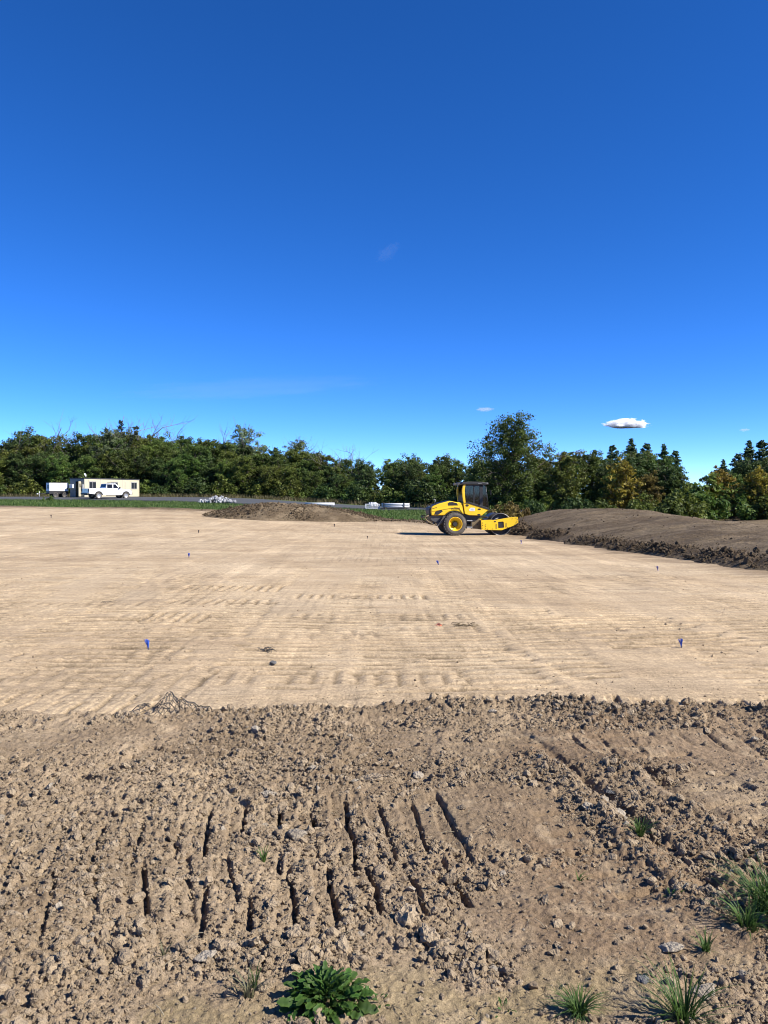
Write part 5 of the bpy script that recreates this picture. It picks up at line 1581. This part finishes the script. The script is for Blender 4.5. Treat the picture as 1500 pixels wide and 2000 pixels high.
MB().tube([(-1.1, 0, .1), (-1.1, 0, .85)], .035, 6).build('jack', M_white, GE)

# ------------------------------------------------------------------ pipes, crate, board, stone pile
M_pvc = paint('white_pipe', (.52, .53, .55), .45, var=.05, scale=3, dust=.08)
def pipe_bundle(name, px0, px1, py, y, r, rows, label, straps):
    x0, x1 = (px0 - 750) / 1500 * y, (px1 - 750) / 1500 * y
    L = x1 - x0
    t = thing(name, label, 'pipes', (x0, y, max(road_z(x0, y) if y > np.interp(x0, *zip(*NEAR)) else b1(x0, y) + .02, b1(x0, y))), (0, 0, -.05), 'pipes lying beside the road')
    ring = MB()
    n = 14
    vs = [(0 if k == 0 else L, (r if q_ else r * .86) * math.cos(2 * PI * i / n), (r if q_ else r * .86) * math.sin(2 * PI * i / n)) for k in (0, 1) for q_ in (1, 0) for i in range(n)]
    fs = []
    for i in range(n):
        j = (i + 1) % n
        fs += [(i, j, 2 * n + j, 2 * n + i), (n + j, n + i, 3 * n + i, 3 * n + j), (j, i, n + i, n + j), (2 * n + i, 2 * n + j, 3 * n + j, 3 * n + i)]
    me = ring.add(vs, fs, True).mesh('pipe', M_pvc)
    for rw, cnt in enumerate(rows):
        for k in range(cnt):
            link('pipe', me, t, (random.uniform(-.05, .05), (k - (cnt - 1) / 2) * r * 2.04, r + rw * r * 2.04 + .1))
    hh = len(rows) * r * 2.04 + .1; ww = max(rows) * r * 2.04
    for f in straps:
        sm_ = MB()
        sm_.box((L * f, -ww / 2 - .015, hh / 2), (.1, .03, hh)); sm_.box((L * f, ww / 2 + .015, hh / 2), (.1, .03, hh)); sm_.box((L * f, 0, hh + .015), (.1, ww + .06, .03))
        sm_.build('strap', M_blk, t)
    sk = MB()
    for f in (.15, .85): sk.box((L * f, 0, .05), (.12, ww, .1))
    sk.build('bearer', M_brown, t)
    return t
pipe_bundle('pipe_bundle', 746, 799, 995, 79.5, .11, (5, 5), 'strapped stack of white pipes on the grass, right one near the roller', (.08, .82))
pipe_bundle('pipe_bundle', 597, 653, 990, 81.5, .15, (3,), 'row of white pipes partly hidden behind the soil heap', ())
p = (-1.9, 79.5)
CR = thing('pipe_crate', 'white crate full of pipe fittings left of the strapped pipes', 'crate', (p[0], p[1], b1(*p) + .05), (0, 0, .1))
cm = MB()
for x in (0, .72, 1.42):
    for y in (-.45, .45): cm.box((x, y, .26), (.06, .06, .5))
cm.build('post', M_pvc, CR)
for z in (.1, .3, .48): MB().box((.71, -.48, z), (1.5, .03, .07)).build('slat', M_pvc, CR); MB().box((.71, .48, z), (1.5, .03, .07)).build('slat', M_pvc, CR)
MB().box((.71, 0, .06), (1.5, 1.0, .06)).build('base', M_pvc, CR)
rf = random.Random(3)
for k in range(9):
    x, y = rf.uniform(.15, 1.3), rf.uniform(-.3, .3)
    MB().tube([(x, y, .12), (x + .05, y, .40), (x + rf.uniform(-.2, .2), y + .1, .58 + rf.uniform(-.05, .1))], .09, 9).build('fitting', M_pvc, CR)
p = (4.9, 78.6)
bd = MB().box((0, 0, .05), (1.3, .25, .1)).build('white_board', M_pvc, None, bevel=.01, loc=(p[0] - .35, p[1] - 10.0, b1(p[0], p[1] - 10) + .22), rot=(0, 0, -.1))
tag(bd, 'white board lying in the grass just left of the roller', 'board')

SP = thing('stone_pile', 'pile of grey and white rubble stones beside the road', 'stone pile', (-18.7, 86.0, b1(-18.7, 86.0) + .08))
rb = [rock_mesh('stone', 990 + k, 2, .8, .25, 9, M_rubble) for k in range(6)]
rs = random.Random(12)
for k in range(150):
    a, r = rs.uniform(0, 6.28), math.sqrt(rs.random())
    x, y = math.cos(a) * r * 2.05, math.sin(a) * r * 1.3
    h = .62 * (1 - r ** 1.4) * rs.uniform(.2, 1)
    s = rs.uniform(.09, .22)
    link('stone', rb[k % 6], SP, (x, y, h + s * .5), (rs.uniform(0, 3), rs.uniform(0, 3), rs.uniform(0, 3)), (s, s, s))

# ------------------------------------------------------------------ plants in the rough soil
M_weed = leaf_mat('weed_leaf', [(.020, .050, .008), (.048, .105, .017), (.110, .180, .035)], .35, hue=.012, val=.3)
M_tuft = leaf_mat('tuft_blade', [(.025, .056, .010), (.055, .105, .02), (.105, .16, .038)], .35, hue=0, val=.1)
M_tuft_dry = leaf_mat('tuft_dry', [(.07, .07, .035), (.13, .125, .065), (.21, .19, .105)], .3, hue=0, val=.1)
M_straw = leaf_mat('straw', [(.20, .155, .09), (.29, .23, .14), (.38, .32, .21)], .1, hue=0, val=.1)

def leaf_shape(seed, L=1.0, wid=.2, lobes=4):
    rng = np.random.default_rng(seed)
    n = 17
    vs, fs, val = [], [], []
    for i in range(n):
        t = i / (n - 1)
        env = math.sin(PI * min(1, t * .9 + .06)) ** .7 * (.35 + .75 * t)
        lob = 1 - .62 * (.5 + .5 * math.cos(t * lobes * 2 * PI)) * (1 - t * .6)
        w = max(.012, wid * env * lob) if i < n - 1 else .004
        z = .42 * t - .62 * t * t + rng.normal() * .012
        x = t * (1 - .10 * t)
        cup = .35 * w
        vs += [(x * L - .05 * w, -w, z + cup + rng.normal() * .02), (x * L, 0, z), (x * L - .05 * w, w, z + cup + rng.normal() * .02)]
        val += [.75, .35, .75]
    for i in range(n - 1):
        a = i * 3
        fs += [(a, a + 1, a + 4, a + 3), (a + 1, a + 2, a + 5, a + 4)]
    return np_mesh('leaf', vs, fs, mat=M_weed, smooth=True, col=np.stack([val] * 3, -1))
leafs = [leaf_shape(s, 1, w, l) for s, w, l in ((1, .19, 5), (2, .15, 6), (3, .2, 4), (4, .16, 5))]
rw = random.Random(8)
def rosette(name, px, py, R, n, label, zk=0.03):
    p = W(px, py, .02)
    t = thing(name, label, 'plant', (p.x, p.y, gz(p.x, p.y) - .004))
    for k in range(n):
        f = k / n
        a = k * 2.39996 + rw.uniform(-.6, .6)
        el = rad(12 + 58 * (1 - f) + rw.uniform(-18, 18))
        L = R * (.38 + .42 * rw.random()) * (1.15 - .3 * (1 - f))
        r0 = R * .78 * math.sqrt(f) * rw.uniform(.5, 1.1)
        link('leaf', leafs[k % 4], t, (r0 * math.cos(a), r0 * math.sin(a) * .8, R * .34 * (1 - f) * rw.random()), (rw.uniform(-.8, .8), -el, a + rw.uniform(-.7, .7)), (L, L * rw.uniform(.9, 1.3), L))
    return t
rosette('leafy_weed', 636, 1958, .122, 210, 'dense dark green leafy weed at the bottom of the picture, left of the middle')
rosette('leafy_weed', 742, 1958, .05, 9, 'small green sprig just right of the dense leafy weed')
rosette('leafy_weed', 986, 1972, .05, 8, 'tiny green sprig at the bottom, right of the middle')
rosette('leafy_weed', 1312, 1748, .05, 8, 'tiny green weed left of the large grass tuft')

def tuft(px, py, n, h, spread, label, mat=M_tuft, seed=0, width=.0030, droop=.55):
    p = W(px, py, .02)
    rng = np.random.default_rng(seed)
    vs, fs, val = [], [], []
    for k in range(n):
        a = rng.random() * 6.283; r = spread * .25 * math.sqrt(rng.random())
        hh = h * (.45 + .65 * rng.random()); out = spread * (.25 + rng.random()) * 1.0
        side = np.array([-math.sin(a), math.cos(a), 0]); v0 = rng.random()
        tw = rng.normal() * .35
        o = len(vs)
        for i in range(6):
            t = i / 5
            c = np.array([math.cos(a), math.sin(a), 0]) * (r + out * t ** 1.6) + side * tw * spread * t * t
            z = hh * (t * (1 + droop * .6) - droop * .8 * t ** 2.4)
            w = width * (1 - t ** 1.5) + .0002
            q = c + np.array([0, 0, z])
            vs += [q - side * w, q + side * w]; val += [min(1, .2 + .5 * v0 + .3 * t)] * 2
        for i in range(5): fs.append((o + 2 * i, o + 2 * i + 1, o + 2 * i + 3, o + 2 * i + 2))
    o = thing('grass_tuft', label, 'grass', (p.x, p.y, gz(p.x, p.y) - .004), group='grass tufts on the rough soil')
    link('blades', np_mesh('blades', vs, fs, mat=mat, smooth=True, col=np.stack([val] * 3, -1)), o)
    return o
tuft(1250, 1628, 60, .085, .075, 'spiky green grass tuft on its own between the ruts at right', seed=1)
tuft(515, 1676, 16, .07, .045, 'sparse little grass sprig between the crawler grooves', seed=2)
tuft(1492, 1772, 150, .19, .16, 'largest grass tuft, cut by the right border', seed=3)
tuft(1462, 1810, 70, .12, .13, 'loose grass in front of the largest tuft at the right border', seed=4)
tuft(1530, 1800, 90, .18, .15, 'grass clump beyond the right border', seed=5)
tuft(1378, 1856, 34, .06, .05, 'small dark grass tuft beside the tan flat stone', seed=6)
tuft(1335, 1996, 85, .14, .13, 'tall grass tuft cut by the bottom border in front of the pale stone', seed=7, droop=.4)
tuft(1130, 1978, 95, .07, .085, 'short matted light green grass tuft at the bottom border', seed=8, droop=.9)
tuft(487, 1945, 26, .10, .07, 'wilted grey green grass left of the leafy weed', M_tuft_dry, seed=9)
tuft(497, 1925, 10, .10, .03, 'few green blades standing behind the wilted grass', seed=10)
tuft(320, 1862, 9, .05, .04, 'thin dry grass blades at lower left', M_tuft_dry, seed=11)
tuft(1130, 1700, 8, .04, .04, 'tiny grass blades in the rut at right', seed=12)

# bits of straw and stems lying about
rng = np.random.default_rng(55)
mb = MB()
for k in range(420):
    y = 2.1 + 3.2 * rng.random() ** 1.5; x = rng.uniform(-1, 1) * (.56 * y + .2)
    a = rng.random() * PI; L = .015 + .06 * rng.random() ** 3
    z = gz(x, y) + .008
    dx, dy = math.cos(a) * L / 2, math.sin(a) * L / 2
    mb.tube([(x - dx, y - dy, z), (x, y, z + .004 + .01 * rng.random()), (x + dx, y + dy, z)], .0011 + .0008 * rng.random(), 3, caps=False)
o = mb.build('straw_bits', M_straw)
at = o.data.attributes.new('Col', 'FLOAT_COLOR', 'POINT'); at.data.foreach_set('color', np.repeat(rng.random(len(o.data.vertices) // 9), 9)[:, None].repeat(4, 1).astype(np.float32).ravel())
struct(o, 'dry stems and straw bits strewn on the rough soil', 'stuff')

# ------------------------------------------------------------------ torn netting, scraps, survey whiskers
M_net = paint('black_netting', (.018, .018, .02), .55, var=.2, scale=30)
rng = np.random.default_rng(66)
p = W(336, 1388)
NET = thing('torn_netting', 'crumpled piece of black plastic mesh netting at the edge of the rough soil', 'netting', (p.x, p.y, gz(p.x, p.y) - .01))
def net_pt(u, v):
    """u across 0..1, v over the fold -1..1"""
    hgt = np.interp(u, [0, .07, .14, .20, .36, .52, .58, .62, .68, .80, 1.0], [.03, .07, .03, .02, .09, .175, .10, .10, .115, .06, .01])
    x = (u - .5) * .58 + .03 * math.sin(v * 3 + u * 8)
    y = v * (.10 + .05 * math.sin(u * 9)) + .03 * math.sin(u * 14)
    z = hgt * (1 - abs(v) ** 1.5) + .012 * math.sin(u * 31 + v * 7) + .006
    return Vector((x, y, max(z, .004)))
strands = [MB(), MB()]
_R = .0022
nu, nv = 30, 11
jit = {(i, j): (rng.normal() * .006, rng.normal() * .05) for i in range(nu + 1) for j in range(nv + 1)}
def node(i, j):
    a, b = jit[(i, j)]
    return net_pt(i / nu + a, -1 + 2 * j / nv + b)
torn = lambda i, j: (.13 < i / nu < .17 and j > 2) or (.55 < i / nu < .60 and j > 6) or vnoise(np.array([i * .35]), np.array([j * .35]), 31)[0] < .09
for i in range(nu):
    for j in range(nv):
        if torn(i, j): continue
        if (i + j) % 2 == 0: strands[0].tube([node(i, j), node(i + 1, j + 1)], _R, 4, caps=False)
        else: strands[1].tube([node(i + 1, j), node(i, j + 1)], _R, 4, caps=False)
strands[0].build('strands', M_net, NET); strands[1].build('strands', M_net, NET)

def scrap(px, py, size, n, mat, name, label, cat, seed, flat=.35):
    p = W(px, py); r = random.Random(seed)
    t = MB()
    for k in range(n):
        pts = []; q = Vector((r.uniform(-.5, .5), r.uniform(-.3, .3), .1)) * size
        d = Vector((r.uniform(-1, 1), r.uniform(-.4, .4), r.uniform(-.2, .5))).normalized()
        for i in range(4):
            pts.append(Vector((q.x, q.y, max(.003, q.z))))
            d = (d + Vector((r.uniform(-.7, .7), r.uniform(-.5, .5), r.uniform(-.7, .5)))).normalized(); q = q + d * size * .22 * Vector((1, 1, 1)).length / 1.7
            q.z = min(q.z, size * flat)
        t.tube(pts, size * .02, 4)
    return tag(t.build(name, mat, None, loc=(p.x, p.y, pad_z(p.x, p.y))), label, cat)
scrap(520, 1270, .13, 34, M_net, 'scrap', 'dark wad of torn mesh scrap lying on the pad', 'scrap', 1)
scrap(203, 1177, .13, 12, M_net, 'scrap', 'small dark scrap far left on the pad', 'scrap', 2, .25)
scrap(905, 1222, .20, 22, M_brown, 'scrap', 'tangle of brown roots beside the orange ribbon', 'scrap', 3, .25)
M_orange = paint('orange_ribbon', (.62, .20, .10), .6, var=.1, scale=20)
p = W(858, 1219)
rb_ = MB(); r = random.Random(4)
for k in range(7):
    a = Vector((r.uniform(-.09, .05), r.uniform(-.05, .05), .008)); d = Vector((r.uniform(.05, .10), r.uniform(-.05, .05), 0)); w = Vector((-d.y, d.x, 0)).normalized() * .018
    m = a + d * .5 + Vector((0, 0, r.uniform(.01, .04)))
    rb_.add([a - w, a + w, m + w, m - w, a + d + w, a + d - w] + [v + Vector((0, 0, -.002)) for v in (a - w, a + w, m + w, m - w, a + d + w, a + d - w)],
            [(0, 1, 2, 3), (3, 2, 4, 5), (9, 8, 7, 6), (11, 10, 8, 9), (0, 6, 7, 1), (5, 4, 10, 11)])
RB = tag(rb_.build('orange_ribbon', M_orange, None, loc=(p.x, p.y, pad_z(p.x, p.y))), 'crumpled orange marking ribbon lying on the middle of the pad', 'ribbon')
MB().tube([(.04, 0, .02), (.18, .02, .03), (.34, .03, .02)], .006, 5).build('wire', M_net, RB)

M_bluew = paint('blue_bristle', (.025, .10, .52), .5, var=.3, scale=40)
M_lilac = paint('faded_bristle', (.22, .20, .40), .6, var=.2, scale=40)
M_brownw = paint('brown_bristle', (.08, .06, .05), .6, var=.2, scale=40)
WH = [(290, 1266, 21, M_bluew, -.35, 'blue survey whisker at near left on the pad, bristles fanned'), (1331, 1266, 19, M_bluew, -.1, 'blue survey whisker at near right on the pad'),
      (369, 1089, 9, M_bluew, .05, 'blue survey whisker at mid distance, left'), (856, 1103, 9, M_bluew, -.3, 'blue survey whisker at mid distance in front of the roller'),
      (1285, 1114, 9, M_lilac, -.3, 'faded lilac survey whisker near the mound at right'), (1018, 1062, 7, M_lilac, -.1, 'faded lilac survey whisker right of the roller drum'),
      (388, 1041, 6, M_brownw, 0, 'brown survey stub far out on the left half of the pad'), (100, 1011, 6, M_brownw, 0, 'brown survey stub at the far left of the pad'),
      (653, 1029, 6, M_brownw, 0, 'brown survey stub in front of the soil heap'), (718, 1051, 5, M_brownw, 0, 'brown survey stub left of the roller')]
for k, (px, py, hp, m, lean, lab) in enumerate(WH):
    p = W(px, py)
    r = random.Random(k)
    h = hp / 1500 * p.y * 1.05
    t = thing('survey_whisker', lab, 'survey marker', (p.x, p.y, pad_z(p.x, p.y) - .005), group='survey whiskers in the pad')
    b = MB()
    for i in range(26):
        a = r.random() * 6.28; sp = r.random() * .28
        tip = (math.cos(a) * sp * h + (lean * h * r.random()), math.sin(a) * sp * h, h * r.uniform(.8, 1))
        b.tube([(r.uniform(-.006, .006), r.uniform(-.006, .006), 0), (tip[0] * .35, tip[1] * .35, tip[2] * .5), tip], .0022 * max(1, p.y / 12), 3, caps=False)
    b.build('bristles', m, t)
    MB().tube([(0, 0, -.03), (0, 0, h * .22)], .008 * max(1, p.y / 14), 6).build('spike', m if m is not M_bluew else M_net, t)

# ------------------------------------------------------------------ clouds: lit vapour, far beyond the wood
def cloud_mat(name, dens, nscale, thr, aniso=.35):
    m, nt, b = new_mat(name)
    N, L = nt.nodes, nt.links
    N.remove(b)
    pv = N.new('ShaderNodeVolumePrincipled'); pv.inputs['Color'].default_value = (.97, .97, .98, 1); pv.inputs['Anisotropy'].default_value = aniso
    tc = N.new('ShaderNodeTexCoord')
    nz = N.new('ShaderNodeTexNoise'); nz.inputs['Scale'].default_value = nscale; nz.inputs['Detail'].default_value = 6; nz.inputs['Roughness'].default_value = .6
    L.new(tc.outputs['Object'], nz.inputs['Vector'])
    ln = N.new('ShaderNodeVectorMath'); ln.operation = 'LENGTH'; L.new(tc.outputs['Object'], ln.inputs[0])
    fo = N.new('ShaderNodeMapRange'); fo.inputs['From Min'].default_value = .25; fo.inputs['From Max'].default_value = 1.0; fo.inputs['To Min'].default_value = .38; fo.inputs['To Max'].default_value = -.30
    L.new(ln.outputs['Value'], fo.inputs['Value'])
    ad = N.new('ShaderNodeMath'); ad.operation = 'ADD'; L.new(nz.outputs['Fac'], ad.inputs[0]); L.new(fo.outputs[0], ad.inputs[1])
    mr = N.new('ShaderNodeMapRange'); mr.inputs['From Min'].default_value = thr; mr.inputs['From Max'].default_value = thr + .18; mr.inputs['To Max'].default_value = dens
    L.new(ad.outputs[0], mr.inputs['Value']); L.new(mr.outputs[0], pv.inputs['Density'])
    L.new(pv.outputs[0], N['Material Output'].inputs['Volume'])
    return m
def cloud(px, py, wpx, hpx, dist, mat, label, seed, tilt=0.0, flat=.7):
    x = (px - 750) / 1500 * dist; z = EYE + (965 - py) / 1500 * dist
    bm = bmesh.new(); bmesh.ops.create_icosphere(bm, subdivisions=3, radius=1)
    r = np.random.default_rng(seed)
    w = r.normal(size=(4, 3)) * 2
    for v in bm.verts:
        c = np.array(v.co[:]); k = 1 + .12 * math.sin(c @ w[0] * 1.6) + .10 * math.sin(c @ w[1] * 2.5 + 1)
        v.co = Vector(c * k * (1, 1, 1 if c[2] > 0 else flat))
    me = bpy.data.meshes.new('cloud'); bm.to_mesh(me); bm.free(); me.materials.append(mat)
    sx = wpx / 1500 * dist / 2 * 1.12; sz = hpx / 1500 * dist / 2 * 1.2
    return tag(link('cloud', me, None, (x, dist, z), (0, tilt, 0), (sx, sx * .6, sz)), label, 'cloud')
MC_thin = cloud_mat('cloud_thin', .030, 2.2, .46)
MC_big = cloud_mat('cloud_dense', .40, 3.2, .47, 0.0)
MC_wisp = cloud_mat('cloud_wisp', .0006, 2.4, .44)
cloud(1222, 831, 100, 30, 2500, MC_big, 'small bright white cloud above the wood at right', 1, flat=.3)
cloud(946, 800, 44, 10, 2500, MC_thin, 'tiny white cloud left above the tallest tree', 2)
cloud(1452, 840, 26, 7, 2500, MC_thin, 'faint tiny cloud near the right border', 3)
cloud(366, 829, 26, 7, 2500, MC_wisp, 'faint grey cloud scrap above the wood at left', 4)
cloud(650, 862, 32, 8, 2500, MC_wisp, 'faint cloud scrap above the soil heap', 5, -.15)
cloud(757, 497, 70, 30, 3500, MC_wisp, 'barely visible wisp of cloud high in the middle of the sky', 6, -.6)
cloud(490, 760, 600, 6, 4000, cloud_mat('contrail', .0010, 3.0, .42), 'long faint vapour streak above the wood at left', 7, -.055)

# ------------------------------------------------------------------ labels of look-alikes: told apart by height
by = {}
for o in C.objects:
    if o.parent is None and 'label' in o and o.get('category') in ('tree', 'shrub'): by.setdefault(o['label'], []).append(o)
for lab, os_ in by.items():
    if len(os_) > 1:
        os_.sort(key=lambda o: o.scale.z)
        words = {2: ('shorter', 'taller'), 3: ('shortest', 'middling', 'tallest')}.get(len(os_))
        if words:
            for w_, o in zip(words, os_): o['label'] = w_ + ' ' + lab
